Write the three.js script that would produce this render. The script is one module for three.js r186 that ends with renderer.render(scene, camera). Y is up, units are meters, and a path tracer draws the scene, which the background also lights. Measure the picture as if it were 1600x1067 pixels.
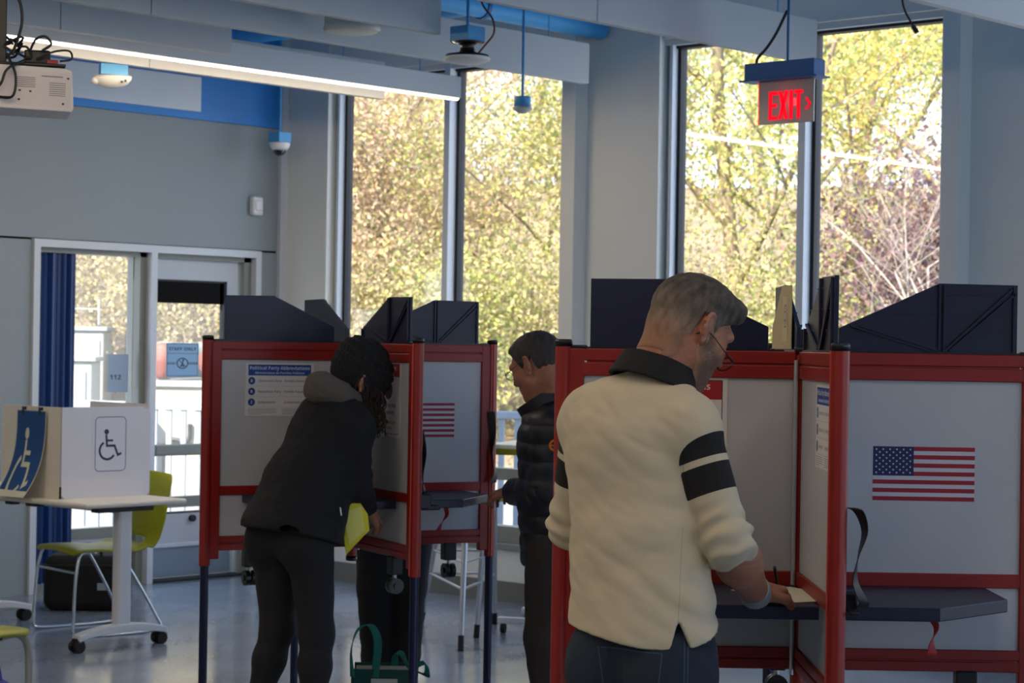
import * as THREE from 'three';
import { mergeGeometries, mergeVertices, toCreasedNormals } from 'three/addons/utils/BufferGeometryUtils.js';
import { RoundedBoxGeometry } from 'three/addons/geometries/RoundedBoxGeometry.js';
import { RectAreaLightUniformsLib } from 'three/addons/lights/RectAreaLightUniformsLib.js';
import { ImprovedNoise } from 'three/addons/math/ImprovedNoise.js';

// ---------------------------------------------------------------- camera, sky, sun, exposure
// World axes follow the room: x runs along the window wall, z along the door wall, the far corner is the origin.
const scene = new THREE.Scene();
const YAW = THREE.MathUtils.degToRad(42.28);
const CAM = new THREE.Vector3(10.51, 1.53, 9.30);
const camera = new THREE.PerspectiveCamera(18.36, 1600 / 1067, 0.1, 400);
camera.rotation.order = 'YXZ';
camera.rotation.set(0.00106, YAW, 0.0165);
camera.position.copy(CAM);
camera.focus = 5.6;
camera.userData.fStop = 9;
scene.add(camera);
const renderer = new THREE.WebGLRenderer({ antialias: true });
renderer.toneMapping = THREE.LinearToneMapping;
renderer.toneMappingExposure = 1.78;
renderer.shadowMap.enabled = true;
RectAreaLightUniformsLib.init();

{ // hazy bright autumn sky: pale at the horizon, blue overhead, the same all the way round
  const w = 64, h = 64, data = new Float32Array(w * h * 4);
  for (let j = 0; j < h; j++) {
    const el = ((j + 0.5) / h - 0.5) * Math.PI, t = Math.pow(Math.max(0, Math.sin(el)), 0.55);
    const c = [1.45 + (0.72 - 1.45) * t, 1.58 + (1.0 - 1.58) * t, 1.78 + (1.6 - 1.78) * t];
    for (let i = 0; i < w; i++) data.set([...c, 1], (j * w + i) * 4);
  }
  const sky = new THREE.DataTexture(data, w, h, THREE.RGBAFormat, THREE.FloatType);
  sky.mapping = THREE.EquirectangularReflectionMapping;
  sky.magFilter = THREE.LinearFilter; sky.needsUpdate = true;
  scene.background = sky;
}
const toWorld = (x, y, depth) => new THREE.Vector3(CAM.x + x * Math.cos(YAW) - depth * Math.sin(YAW), y, CAM.z - x * Math.sin(YAW) - depth * Math.cos(YAW));
const sun = new THREE.DirectionalLight(0xfff0d8, 10);
sun.position.copy(toWorld(-22, 30, -6));
sun.target.position.copy(toWorld(0, 0, 26));
sun.castShadow = true; sun.shadow.radius = 1.5; sun.shadow.mapSize.set(4096, 4096);
Object.assign(sun.shadow.camera, { left: -40, right: 40, top: 30, bottom: -30, near: 1, far: 120 });
scene.add(sun, sun.target);

// ---------------------------------------------------------------- helpers
const taken = new Map();
function numbered(name) {
  const n = taken.get(name) ?? 0; taken.set(name, n + 1);
  return n ? name + '_' + String(n).padStart(3, '0') : name;
}
let seed = 7;
const rnd = () => { seed = (seed * 1664525 + 1013904223) >>> 0; return seed / 4294967296; };
const rr = (a, b) => a + (b - a) * rnd();
const perlin = new ImprovedNoise();
const noise = (x, y, z) => perlin.noise(x, y, z);
const V = (x, y, z) => new THREE.Vector3(x, y, z);
const bx = (x0, x1, y0, y1, z0, z1) => new THREE.BoxGeometry(x1 - x0, y1 - y0, z1 - z0).translate((x0 + x1) / 2, (y0 + y1) / 2, (z0 + z1) / 2);
const rbx = (x0, x1, y0, y1, z0, z1, r = 0.004, s = 2) => new RoundedBoxGeometry(x1 - x0, y1 - y0, z1 - z0, s, r).translate((x0 + x1) / 2, (y0 + y1) / 2, (z0 + z1) / 2);
function cyl(a, b, r0, r1 = r0, n = 16) {
  const d = new THREE.Vector3().subVectors(b, a), L = d.length();
  const g = new THREE.CylinderGeometry(r1, r0, L, n);
  g.applyQuaternion(new THREE.Quaternion().setFromUnitVectors(V(0, 1, 0), d.normalize()));
  return g.translate((a.x + b.x) / 2, (a.y + b.y) / 2, (a.z + b.z) / 2);
}
const tube = (pts, r, n = 8, seg = 0, closed = false) => new THREE.TubeGeometry(new THREE.CatmullRomCurve3(pts, closed, 'centripetal'), seg || pts.length * 6, r, n, closed);
const lathe = (pts, n = 32) => new THREE.LatheGeometry(pts.map((p) => new THREE.Vector2(...p)), n);
function extr(pts, depth, bevel = 0, holes = []) {
  const s = new THREE.Shape(pts.map((p) => new THREE.Vector2(...p)));
  for (const h of holes) s.holes.push(new THREE.Path(h.map((p) => new THREE.Vector2(...p))));
  return new THREE.ExtrudeGeometry(s, { depth, bevelEnabled: bevel > 0, bevelThickness: bevel, bevelSize: bevel, bevelOffset: -bevel, bevelSegments: 2, curveSegments: 12 });
}
// a flat ribbon of the given width that follows a path; side(t) gives the direction of its width
function ribbon(pts, width, thick, side, seg = 40) {
  const c = new THREE.CatmullRomCurve3(pts), pos = [], idx = [];
  for (let i = 0; i <= seg; i++) {
    const t = i / seg, p = c.getPoint(t), tg = c.getTangent(t), s = side(t).clone().normalize();
    const n = new THREE.Vector3().crossVectors(tg, s).normalize(), w = typeof width === 'function' ? width(t) : width;
    for (const [u, v] of [[-1, -1], [1, -1], [1, 1], [-1, 1]]) {
      const q = p.clone().addScaledVector(s, u * w / 2).addScaledVector(n, v * thick / 2); pos.push(q.x, q.y, q.z);
    }
    if (i < seg) for (let k = 0; k < 4; k++) { const a = i * 4 + k, b = i * 4 + (k + 1) % 4; idx.push(a, b, a + 4, b, b + 4, a + 4); }
  }
  idx.push(0, 2, 1, 0, 3, 2); const e = seg * 4; idx.push(e, e + 1, e + 2, e, e + 2, e + 3);
  const g = new THREE.BufferGeometry(); g.setAttribute('position', new THREE.Float32BufferAttribute(pos, 3)); g.setIndex(idx);
  const h = g.toNonIndexed(); h.computeVertexNormals();
  h.setAttribute('uv', new THREE.Float32BufferAttribute(new Float32Array(h.attributes.position.count * 2), 2));
  return toCreasedNormals(h, 0.9);
}
function merge(list) {
  if (!Array.isArray(list)) return list;
  if (list.length === 1) return list[0];
  const gs = list.map((g) => { const k = g.index ? g.toNonIndexed() : g; for (const a of Object.keys(k.attributes)) if (!['position', 'normal', 'uv'].includes(a)) k.deleteAttribute(a); return k; });
  return mergeGeometries(gs);
}
function obj(name, geoms, material, parent = scene) {
  const m = new THREE.Mesh(merge(geoms), material);
  m.name = parent === scene ? numbered(name) : name;
  m.castShadow = m.receiveShadow = true; parent.add(m); return m;
}
function tag(o, label, category, group, kind) {
  if (label) o.userData.label = label;
  if (category) o.userData.category = category;
  if (group) o.userData.group = group;
  if (kind) o.userData.kind = kind;
  return o;
}
function thing(name, label, category, p = [0, 0, 0], turn = 0, group) {
  const o = new THREE.Group(); o.name = numbered(name); o.position.set(...p); o.rotation.y = turn; scene.add(o);
  return tag(o, label, category, group);
}
function struct(name, geoms, material, label, category) { return tag(obj(name, geoms, material), label, category, null, 'structure'); }
const canvasTex = (w, h, draw) => {
  const c = document.createElement('canvas'); c.width = w; c.height = h; draw(c.getContext('2d'), w, h);
  const t = new THREE.CanvasTexture(c); t.colorSpace = THREE.SRGBColorSpace; t.anisotropy = 8; return t;
};
function noiseTex(n, fn, srgb = false) {
  const d = new Uint8Array(n * n * 4);
  for (let j = 0; j < n; j++) for (let i = 0; i < n; i++) {
    const v = fn(i / n, j / n, i, j), c = Array.isArray(v) ? v : [v, v, v];
    for (let k = 0; k < 3; k++) d[(j * n + i) * 4 + k] = Math.max(0, Math.min(255, c[k] * 255)); d[(j * n + i) * 4 + 3] = 255;
  }
  const t = new THREE.DataTexture(d, n, n); t.wrapS = t.wrapT = THREE.RepeatWrapping; t.magFilter = THREE.LinearFilter; t.minFilter = THREE.LinearMipmapLinearFilter;
  t.generateMipmaps = true; if (srgb) t.colorSpace = THREE.SRGBColorSpace; t.needsUpdate = true; return t;
}
const std = (color, roughness = 0.6, extra = {}) => new THREE.MeshStandardMaterial({ color, roughness, ...extra });
const phys = (p) => new THREE.MeshPhysicalMaterial(p);

// ---------------------------------------------------------------- materials
const orange = noiseTex(256, () => 0.5 + 0.5 * (rnd() - 0.5));
const rep = (t, x, y = x) => { const c = t.clone(); c.repeat.set(x, y); c.needsUpdate = true; return c; };
const weave = noiseTex(128, (u, v, i, j) => 0.5 + 0.22 * Math.sin(i * Math.PI / 2) + 0.22 * Math.sin(j * Math.PI / 2) + 0.1 * (rnd() - 0.5));
const M = {
  wallGrey: std(0x8f9a9e, 0.75, { bumpMap: rep(orange, 6, 6), bumpScale: 0.0003 }),
  wallWhite: std(0xe0e2dc, 0.7, { bumpMap: rep(orange, 6, 6), bumpScale: 0.0003 }),
  wallBase: std(0x6f7068, 0.6),
  blueStrip: std(0x2b86d4, 0.45),
  deckBlue: std(0x45a2de, 0.55),
  frameLight: std(0xc9d0d6, 0.4),
  frameGrey: std(0x80847c, 0.45),
  gasket: std(0x101216, 0.6),
  doorPaint: std(0xb4bcc2, 0.45),
  glass: phys({ color: 0xffffff, roughness: 0.0, transmission: 1, thickness: 0, ior: 1.45, metalness: 0 }),
  whiteBoard: std(0xe6e8e8, 0.4),
  baffle: std(0xc6c9c8, 0.9, { bumpMap: rep(orange, 8, 8), bumpScale: 0.0006 }),
  lampBody: std(0xc8ccce, 0.55),
  red: std(0x8b170b, 0.42),
  black: std(0x0b0b0d, 0.5),
  blackPlastic: std(0x111114, 0.35),
  navy: std(0x0e1230, 0.42),
  navyLeg: std(0x15193a, 0.3, { metalness: 0.3 }),
  panelWhite: std(0xb9bbbd, 0.55, { bumpMap: rep(orange, 3, 3), bumpScale: 0.0002 }),
  whiteEnamel: std(0xd8dadb, 0.35),
  cream: std(0xe6e2d4, 0.5),
  lime: std(0xa2a50e, 0.42),
  chrome: std(0xc8ccd0, 0.22, { metalness: 0.95 }),
  alu: std(0xb9bdc0, 0.35, { metalness: 0.6 }),
  rubber: std(0x0c0c0e, 0.7),
  blueBox: std(0x4a9cd2, 0.5),
  darkBlueBox: std(0x27629a, 0.5),
  cardboard: std(0xded9cc, 0.7),
  cardWhite: std(0xd9d9e0, 0.6),
};
// polished concrete: cloudy grey with fine aggregate, gloss varied by wear
{
  const cloud = (u, v, s) => noise(Math.cos(u * 6.283) * s, Math.sin(u * 6.283) * s, Math.cos(v * 6.283) * s + 3.1) + noise(Math.sin(v * 6.283) * s, u * 0, Math.cos(u * 6.283) * s);
  const col = noiseTex(512, (u, v) => { const k = 0.56 + 0.035 * cloud(u, v, 1.3) + 0.012 * cloud(u, v, 4) + 0.05 * (rnd() - 0.5); return [k * 0.9, k * 0.98, k * 1.07]; }, true);
  const rough = noiseTex(512, (u, v) => 0.16 + 0.05 * cloud(u, v, 2.2) + 0.015 * cloud(u, v, 7) + 0.04 * (rnd() - 0.5));
  col.repeat.set(5, 4); rough.repeat.set(5, 4);
  M.floor = phys({ color: 0xffffff, map: col, roughness: 1, roughnessMap: rough, specularIntensity: 0.9 });
}

// ---------------------------------------------------------------- room shell
const RX = 17, RZ = 14, CEIL = 3.75;
struct('floor', bx(-0.25, RX, -0.2, 0, -0.3, RZ), M.floor, 'polished blue-grey concrete floor of the room', 'floor');
struct('ceiling', bx(-0.25, RX + 0.25, CEIL, CEIL + 0.3, -0.3, RZ + 0.25), M.deckBlue, 'blue painted ceiling deck above the hanging baffles', 'ceiling');
{ // door wall: upper and lower boards with an open joint between them, opening for the door and sidelight
  const D0 = 0.21, D1 = 1.966, DT = 2.098;
  const wl = struct('wall_left', [bx(-0.25, -0.012, 0, DT + 0.02, -0.05, D0), bx(-0.25, -0.012, 0, DT + 0.02, D1, RZ), bx(-0.25, -0.012, DT, CEIL, -0.05, RZ)], M.wallGrey, 'grey painted wall holding the glazed door', 'wall');
  obj('lower_board', bx(-0.012, 0, 0, DT + 0.001, 0.06, D0), M.wallGrey, wl);
  obj('lower_board', bx(-0.012, 0, 0, DT + 0.001, D1, RZ), M.wallGrey, wl);
  obj('upper_board', bx(-0.012, 0, DT + 0.014, 2.915, 0.06, RZ), M.wallGrey, wl);
  obj('corner_trim', bx(-0.012, 0.03, 0, CEIL, 0, 0.055), M.frameLight, wl);
  obj('blue_band', bx(-0.012, 0.012, 2.918, CEIL, 0.06, RZ), M.blueStrip, wl);
  const wb = tag(obj('projection_board', rbx(0.013, 0.03, 2.966, 3.185, 0.738, 4.6, 0.003), M.whiteBoard), 'long white board on the blue wall band above the door', 'board');
}
{ // window wall: tall twin windows between piers; the same bay repeats along the wall
  const bays = [[0.43, 2.515, 1.437], [3.149, 5.015, 4.062], [5.87, 7.74, 6.78], [8.6, 10.47, 9.51], [11.32, 13.19, 12.23], [14.04, 15.91, 14.95]];
  const Y0 = 0.335, Y1 = 3.25, T = -0.15, list = [bx(-0.25, RX, Y1, CEIL, T, 0), bx(-0.25, RX, 0, Y0, T, 0)];
  let x = 0;
  for (const [a, b] of [...bays, [RX, RX]]) { list.push(bx(x, a, Y0, Y1, T, 0)); x = b; }
  const wr = struct('wall_windows', list, M.wallWhite, 'pale wall with tall windows facing the autumn trees', 'wall');
  obj('base_board', bx(0.06, RX, 0, 0.115, 0, 0.025), M.wallBase, wr);
  bays.forEach(([a, b, m], i) => {
    const w = tag(new THREE.Group(), ['tall twin window left of the middle pier', 'tall twin window right of the middle pier behind the exit sign'][i] ?? 'tall twin window further along the wall', 'window', null, 'structure');
    w.name = 'window_' + (i + 1); scene.add(w);
    const zf = -0.1;
    obj('jamb', bx(a, a + 0.03, Y0, Y1, zf - 0.05, zf + 0.02), M.frameGrey, w);
    obj('jamb', bx(a + 0.03, a + 0.052, Y0, Y1, zf - 0.05, zf + 0.062), M.frameLight, w);
    obj('jamb', bx(b - 0.03, b, Y0, Y1, zf - 0.05, zf + 0.03), M.frameLight, w);
    obj('head', bx(a, b, Y1 - 0.035, Y1, zf - 0.05, zf + 0.07), M.frameLight, w);
    obj('sill_rail', bx(a, b, Y0, Y0 + 0.10, zf - 0.05, zf + 0.05), M.frameGrey, w);
    obj('transom', bx(a + 0.05, b, 0.71, 0.78, zf - 0.05, zf + 0.03), M.frameGrey, w);
    obj('mullion', rbx(m, m + 0.047, Y0, Y1, zf - 0.05, zf + 0.078, 0.003), M.frameLight, w);
    for (const [p, q] of [[a + 0.05, m], [m + 0.047, b - 0.02]]) {
      obj('gasket', [bx(p, p + 0.022, Y0, Y1, zf - 0.045, zf + 0.012), bx(q - 0.008, q, Y0, Y1, zf - 0.04, zf + 0.012), bx(p, q, Y1 - 0.05, Y1 - 0.034, zf - 0.04, zf + 0.03)], M.gasket, w);
      obj('pane', bx(p + 0.02, q - 0.006, 0.78, Y1 - 0.04, zf - 0.012, zf - 0.004), M.glass, w);
      obj('pane', bx(p + 0.02, q - 0.006, Y0 + 0.1, 0.71, zf - 0.012, zf - 0.004), M.glass, w);
    }
    obj('reveal_trim', rbx(b - 0.005, b + 0.1, Y0 - 0.02, CEIL, -0.08, 0.11, 0.004), M.wallWhite, w);
    obj('corner_bead', rbx(a - 0.035, a + 0.002, Y0, CEIL, -0.08, 0.016, 0.003), M.wallWhite, w);
    obj('sill', rbx(a - 0.02, b + 0.02, Y0 - 0.03, Y0 + 0.005, -0.1, 0.03, 0.005), M.frameGrey, w);
  });
}
{ // far end wall, glazed with wide windows that bring the daylight in from the right
  const bays = [[0.8, 3.2], [3.8, 6.2], [6.8, 9.2]], list = [bx(RX, RX + 0.15, 0, 0.5, -0.15, RZ + 0.25), bx(RX, RX + 0.15, 3.3, CEIL, -0.15, RZ + 0.25)]; let z = -0.15;
  for (const [a, b] of [...bays, [RZ + 0.25, 0]]) { list.push(bx(RX, RX + 0.15, 0.5, 3.3, z, a)); z = b; }
  struct('wall_right', list, M.wallWhite, 'pale wall with wide windows at the far end of the room', 'wall');
  bays.forEach(([a, b], i) => { const w = tag(new THREE.Group(), 'wide window in the far end wall', 'window', null, 'structure'); w.name = 'window_' + (7 + i); scene.add(w);
    obj('frame', [bx(RX + 0.04, RX + 0.1, 0.5, 0.56, a, b), bx(RX + 0.04, RX + 0.1, 3.24, 3.3, a, b), bx(RX + 0.04, RX + 0.1, 0.5, 3.3, a, a + 0.05), bx(RX + 0.04, RX + 0.1, 0.5, 3.3, b - 0.05, b), bx(RX + 0.04, RX + 0.1, 0.5, 3.3, (a + b) / 2 - 0.025, (a + b) / 2 + 0.025)], M.frameLight, w);
    for (const [p, q] of [[a + 0.05, (a + b) / 2 - 0.025], [(a + b) / 2 + 0.025, b - 0.05]]) obj('pane', bx(RX + 0.066, RX + 0.074, 0.56, 3.24, p, q), M.glass, w); });
}
struct('wall_back', bx(-0.25, RX, 0, CEIL, RZ, RZ + 0.25), M.wallWhite, 'plain pale wall behind the viewer', 'wall');

{ // door with sidelight in the grey wall
  const d = tag(new THREE.Group(), 'pale metal door and sidelight in one frame', 'door', null, 'structure'); d.name = 'door_1'; scene.add(d);
  const fr = M.frameLight;
  obj('frame', [bx(-0.16, 0.022, 0, 2.105, 1.925, 1.97), bx(-0.16, 0.022, 0, 2.105, 0.205, 0.25), bx(-0.16, 0.022, 2.06, 2.105, 0.25, 1.925), bx(-0.16, 0.022, 0, 2.06, 1.055, 1.1)], fr, d);
  obj('frame_stop', [bx(-0.16, -0.03, 0, 2.06, 1.1, 1.15), bx(-0.16, -0.03, 0, 2.06, 0.25, 0.31), bx(-0.16, -0.03, 2.03, 2.06, 0.25, 1.925), bx(-0.16, -0.07, 0, 2.06, 1.9, 1.925), bx(-0.13, -0.07, 0.30, 0.36, 1.15, 1.9), bx(-0.16, -0.03, 0, 0.05, 1.15, 1.9)], M.frameGrey, d);
  obj('sidelight_panel', bx(-0.12, -0.08, 0.05, 0.30, 1.15, 1.9), M.doorPaint, d);
  obj('pane', bx(-0.1, -0.09, 0.36, 2.03, 1.15, 1.9), M.glass, d);
  const leaf = obj('door_leaf', [bx(-0.11, -0.06, 1.90, 2.03, 0.34, 1.05), bx(-0.11, -0.06, 0.02, 0.42, 0.34, 1.05), bx(-0.11, -0.06, 0.42, 1.90, 0.34, 0.43), bx(-0.11, -0.06, 0.42, 1.90, 0.99, 1.05)], M.doorPaint, d);
  obj('gasket', [bx(-0.1, -0.055, 1.888, 1.9, 0.43, 0.99), bx(-0.1, -0.055, 0.42, 1.9, 0.43, 0.45), bx(-0.1, -0.06, 0.42, 0.43, 0.43, 0.99)], M.gasket, d);
  obj('pane', bx(-0.09, -0.08, 0.43, 1.89, 0.45, 0.99), M.glass, d);
  obj('tinted_film', bx(-0.079, -0.077, 1.752, 1.888, 0.45, 0.99), phys({ color: 0x3a3222, roughness: 0.02, transmission: 1, thickness: 0, ior: 1.2, specularIntensity: 0.3 }), d);
  obj('push_bar', [rbx(-0.06, 0.0, 0.79, 0.86, 0.36, 1.03, 0.012)], M.frameGrey, d);
  obj('bottom_rail', rbx(-0.06, -0.03, 0.46, 0.53, 0.40, 1.03, 0.004), M.frameGrey, d);
  obj('kick_plate', bx(-0.06, -0.054, 0.03, 0.21, 0.37, 1.03), std(0x9fb0c4, 0.3, { metalness: 0.6 }), d);
  obj('kick_ledge', rbx(-0.06, -0.035, 0.21, 0.235, 0.36, 1.04, 0.004), M.frameLight, d);
  obj('lock', cyl(V(-0.06, 0.385, 0.69), V(-0.035, 0.385, 0.69), 0.022), M.black, d);
  obj('threshold', bx(-0.2, 0.03, 0, 0.012, 0.25, 1.055), M.gasket, d);
}
// notices on the glass
function paper(name, w, h, tex, label, p, turn, category = 'sign', thick = 0.0012) {
  const t = thing(name, label, category, p, turn);
  obj('sheet', bx(-w / 2, w / 2, 0, h, -thick, 0), std(0xd8dcdf, 0.7), t);
  const g = new THREE.PlaneGeometry(w, h).translate(0, h / 2, 0.0006);
  obj('print', g, std(0xffffff, 0.65, { map: tex }), t);
  return t;
}
{
  const staff = canvasTex(256, 280, (c, w, h) => {
    c.fillStyle = '#8fb6d6'; c.fillRect(0, 0, w, h); c.strokeStyle = '#1d2c40'; c.lineWidth = 3; c.strokeRect(8, 8, w - 16, h - 16);
    c.beginPath(); c.moveTo(8, 86); c.lineTo(w - 8, 86); c.stroke(); c.fillStyle = '#15202f'; c.textAlign = 'center';
    c.font = 'bold 38px sans-serif'; c.fillText('STAFF ONLY', w / 2, 62); c.font = 'bold 26px sans-serif'; c.fillText("DON'T", 50, 178); c.fillText('ENTER', 208, 178);
    c.lineWidth = 8; c.beginPath(); c.arc(w / 2, 168, 42, 0, 7); c.stroke(); c.beginPath(); c.arc(w / 2 + 6, 142, 8, 0, 7); c.fill();
    c.lineWidth = 10; c.beginPath(); c.moveTo(w / 2 + 4, 152); c.lineTo(w / 2 - 4, 178); c.lineTo(w / 2 - 16, 198); c.moveTo(w / 2 - 4, 178); c.lineTo(w / 2 + 14, 196); c.stroke();
    c.lineWidth = 5; c.beginPath(); c.moveTo(w / 2 - 30, 138); c.lineTo(w / 2 + 30, 198); c.stroke();
  });
  paper('staff_only_notice', 0.262, 0.215, staff, 'pale blue staff only notice taped inside the door glass', [-0.068, 1.285, 0.776], Math.PI / 2);
  const plate = canvasTex(128, 256, (c, w, h) => { c.fillStyle = '#9db1c6'; c.fillRect(0, 0, w, h); c.fillStyle = '#1a2430'; c.font = 'bold 44px sans-serif'; c.fillText('112', 12, 170); });
  paper('room_number_plate', 0.155, 0.235, plate, 'grey room number 112 plate on the sidelight glass', [-0.078, 1.19, 1.272], Math.PI / 2);
}

{ // gathered navy curtain at the left of the sidelight
  const n = 60, pts = []; for (let i = 0; i <= n; i++) { const u = i / n; pts.push([1.625 + 0.265 * u, -0.05 + 0.016 * Math.sin(u * 24) + 0.006 * Math.sin(u * 61)]); }
  const s = new THREE.Shape([...pts.map(([z, x]) => new THREE.Vector2(z, x)), ...pts.slice().reverse().map(([z, x]) => new THREE.Vector2(z, x - 0.004))]);
  const g = new THREE.ExtrudeGeometry(s, { depth: 2.0, bevelEnabled: false, steps: 1 }); // shape (z, x) extruded along height
  g.applyMatrix4(new THREE.Matrix4().set(0, 1, 0, 0, 0, 0, 1, 0.03, 1, 0, 0, 0, 0, 0, 0, 1));
  const t = thing('curtain', 'navy blue satin curtain gathered at the left of the sidelight', 'curtain');
  obj('drape', toCreasedNormals(g.toNonIndexed ? g : g, 0.8), phys({ color: 0x173a74, roughness: 0.35, sheen: 0.4, sheenColor: new THREE.Color(0x4a74b8), side: THREE.DoubleSide }), t);
  obj('top_rod', cyl(V(-0.05, 2.04, 1.2), V(-0.05, 2.04, 1.9), 0.008), M.alu, t);
}

// ---------------------------------------------------------------- ceiling: baffles, strip lamp, pendants
const HB = 2.9;
function baffle(x, z0, z1, label, seams = []) {
  const t = thing('ceiling_baffle', label, 'ceiling baffle', [x, HB, 0], 0, 'grey acoustic ceiling baffles');
  const cuts = [z0, ...seams, z1];
  for (let i = 0; i + 1 < cuts.length; i++) obj('board', rbx(-0.022, 0.022, 0, 0.21, cuts[i] + (i ? 0.004 : 0), cuts[i + 1], 0.003, 1), M.baffle, t);
  for (let z = z0 + 0.3; z < z1; z += 1.4) obj('hanger', cyl(V(0, 0.2, z), V(0, CEIL - HB, z), 0.003, 0.003, 6), M.deckBlue, t);
  return t;
}
baffle(1.9, 0.96, 7.2, 'grey baffle ending behind the strip lamp near the left window', [2.62, 5]);
baffle(3.32, 0.85, 7.2, 'grey baffle running past the hanging speaker to above the middle pier', [3.72, 6]);
baffle(4.72, 0.81, 7.2, 'grey baffle whose end hangs above the exit sign', [2.45, 5]);
baffle(6.09, 0.85, 7.2, 'grey baffle crossing the top right corner of the view', [3.4, 6]);
baffle(2.62, 2.69, 7.2, 'shorter grey baffle beside the strip lamp', [3.68, 6]);
baffle(3.92, 2.58, 7.2, 'shorter grey baffle in front of the white ceiling detector', [5]);
const glow = new THREE.MeshStandardMaterial({ color: 0xffffff, emissive: 0xfff0d6, emissiveIntensity: 1.7 });
function stripLamp(x, z0, z1, label, power) {
  const t = thing('strip_lamp', label, 'lamp', [x, HB, 0], 0, 'linear strip lamps between the baffles'), n = z1 - z0;
  obj('housing', [rbx(-0.03, 0.03, 0.006, 0.125, z0, z1, 0.003, 1)], M.lampBody, t);
  obj('diffuser', extr([[-0.02, 0.008], [-0.019, 0.0], [-0.011, -0.005], [0, -0.0065], [0.011, -0.005], [0.019, 0.0], [0.02, 0.008]], n - 0.008).translate(0, 0, z0 + 0.004), glow, t); // bowed lens that throws light down and to both sides
  for (let z = z0 + 0.3; z < z1; z += 1.4) obj('hanger', cyl(V(0, 0.12, z), V(0, CEIL - HB, z), 0.003, 0.003, 6), M.deckBlue, t);
  for (const a of [-1.15, 0, 1.15]) { // the bowed lens, as three faces
    const l = new THREE.RectAreaLight(0xffe4c2, power * (a ? 1.2 : 0.68), 0.02, n - 0.02); l.position.set(0.022 * Math.sin(a), -0.01 - 0.004 * Math.cos(a), (z0 + z1) / 2); l.rotation.set(-Math.PI / 2, a, 0); t.add(l);
  }
  return t;
}
stripLamp(2.26, 0.72, 5.2, 'glowing strip lamp crossing the upper left of the view', 30);
for (const [x, z0, z1, label] of [[5.4, 5.2, 9.6, 'strip lamp above the two booths'], [8.2, 5.4, 9.8, 'strip lamp right of the booths near the viewer'], [2.26, 6, 10.4, 'strip lamp near the door wall beside the viewer'], [5.4, 10, 13, 'strip lamp over the left rear of the room'], [8.2, 10.2, 13, 'strip lamp behind the viewer']]) stripLamp(x, z0, z1, label, 26);
{ // pipes and ducts under the deck
  const pipe = (name, a, b, r, label) => { const t = thing(name, label, 'pipe'); obj('tube', cyl(a, b, r, r, 20), M.deckBlue, t); const d = new THREE.Vector3().subVectors(b, a), n = Math.floor(d.length() / 1.6);
    for (let i = 1; i <= n; i++) { const p = a.clone().addScaledVector(d, (i - 0.5) / n), u = d.clone().normalize(); obj('clamp', cyl(p.clone().addScaledVector(u, -0.012), p.clone().addScaledVector(u, 0.012), r + 0.008, r + 0.008, 20), M.darkBlueBox, t); } return t; };
  pipe('ceiling_pipe', V(2.72, 3.34, 0.02), V(2.72, 3.34, 8), 0.06, 'blue pipe running to the wall above the middle pier');
  pipe('ceiling_pipe', V(1.2, 3.4, 0.02), V(1.2, 3.4, 8), 0.05, 'blue pipe above the strip lamp near the corner');
  pipe('ceiling_pipe', V(0.2, 3.47, 0.55), V(16, 3.47, 0.55), 0.07, 'blue pipe along the window wall under the ceiling');
  pipe('ceiling_pipe', V(4.2, 3.42, 0.5), V(4.2, 3.42, 8), 0.06, 'blue pipe between the baffles above the exit sign');
}
{ // exit sign
  const s = thing('exit_sign', 'red lettered EXIT sign hanging from a blue housing', 'exit sign', [5.08, 2.53, 1.536]);
  obj('housing', rbx(-0.205, 0.17, 0.2, 0.275, -0.045, 0.045, 0.004), M.darkBlueBox, s);
  obj('mounting_plate', bx(-0.225, 0.19, 0.193, 0.2, -0.055, 0.055), M.darkBlueBox, s);
  obj('panel', rbx(-0.15, 0.145, 0.0, 0.193, -0.004, 0.004, 0.002), phys({ color: 0xaaa6a2, roughness: 0.15, metalness: 0.35 }), s);
  const lit = new THREE.MeshStandardMaterial({ color: 0xff1030, emissive: 0xff0824, emissiveIntensity: 0.42 });
  const P = (pts) => extr(pts, 0.003), z = 0.004;
  const q = (x0, x1, y0, y1) => P([[x0, y0], [x1, y0], [x1, y1], [x0, y1]]);
  const L = (x, list) => mergeGeometries(list.map((g) => g.translate(x, 0.018, z)));
  const h = 0.128, t = 0.017;
  obj('letter', L(-0.095, [q(0, t, 0, h), q(t, 0.046, 0, t), q(t, 0.042, h / 2 - t / 2, h / 2 + t / 2), q(t, 0.046, h - t, h)]), lit, s);
  obj('letter', L(-0.043, [P([[0, 0], [0.018, 0], [0.052, h], [0.034, h]]), P([[0.034, 0], [0.052, 0], [0.018, h], [0, h]])]), lit, s);
  obj('letter', L(0.016, [q(0, 0.018, 0, h)]), lit, s);
  obj('letter', L(0.044, [q(0.013, 0.03, 0, h - t), q(-0.001, 0.044, h - t, h)]), lit, s);
  obj('arrow', [P([[0.1, 0.055], [0.112, 0.055], [0.132, 0.082], [0.112, 0.109], [0.1, 0.109], [0.118, 0.082]]).translate(0, -0.0, z)], lit, s);
  obj('edge_strip', bx(-0.154, -0.15, 0, 0.193, -0.004, 0.004), lit, s);
  obj('stem', [cyl(V(0, 0.275, 0), V(0, CEIL - 2.53, 0), 0.006, 0.006, 8)], M.darkBlueBox, s);
  obj('conduit', tube([V(-0.17, 0.27, 0), V(-0.165, 0.3, 0), V(-0.12, 0.34, 0), V(-0.06, 0.4, 0.01), V(0, 0.5, 0.01)], 0.007), M.blackPlastic, s);
  const gl = new THREE.PointLight(0xff2030, 0.008); gl.position.set(0, 0.1, 0.05); s.add(gl);
}
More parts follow.
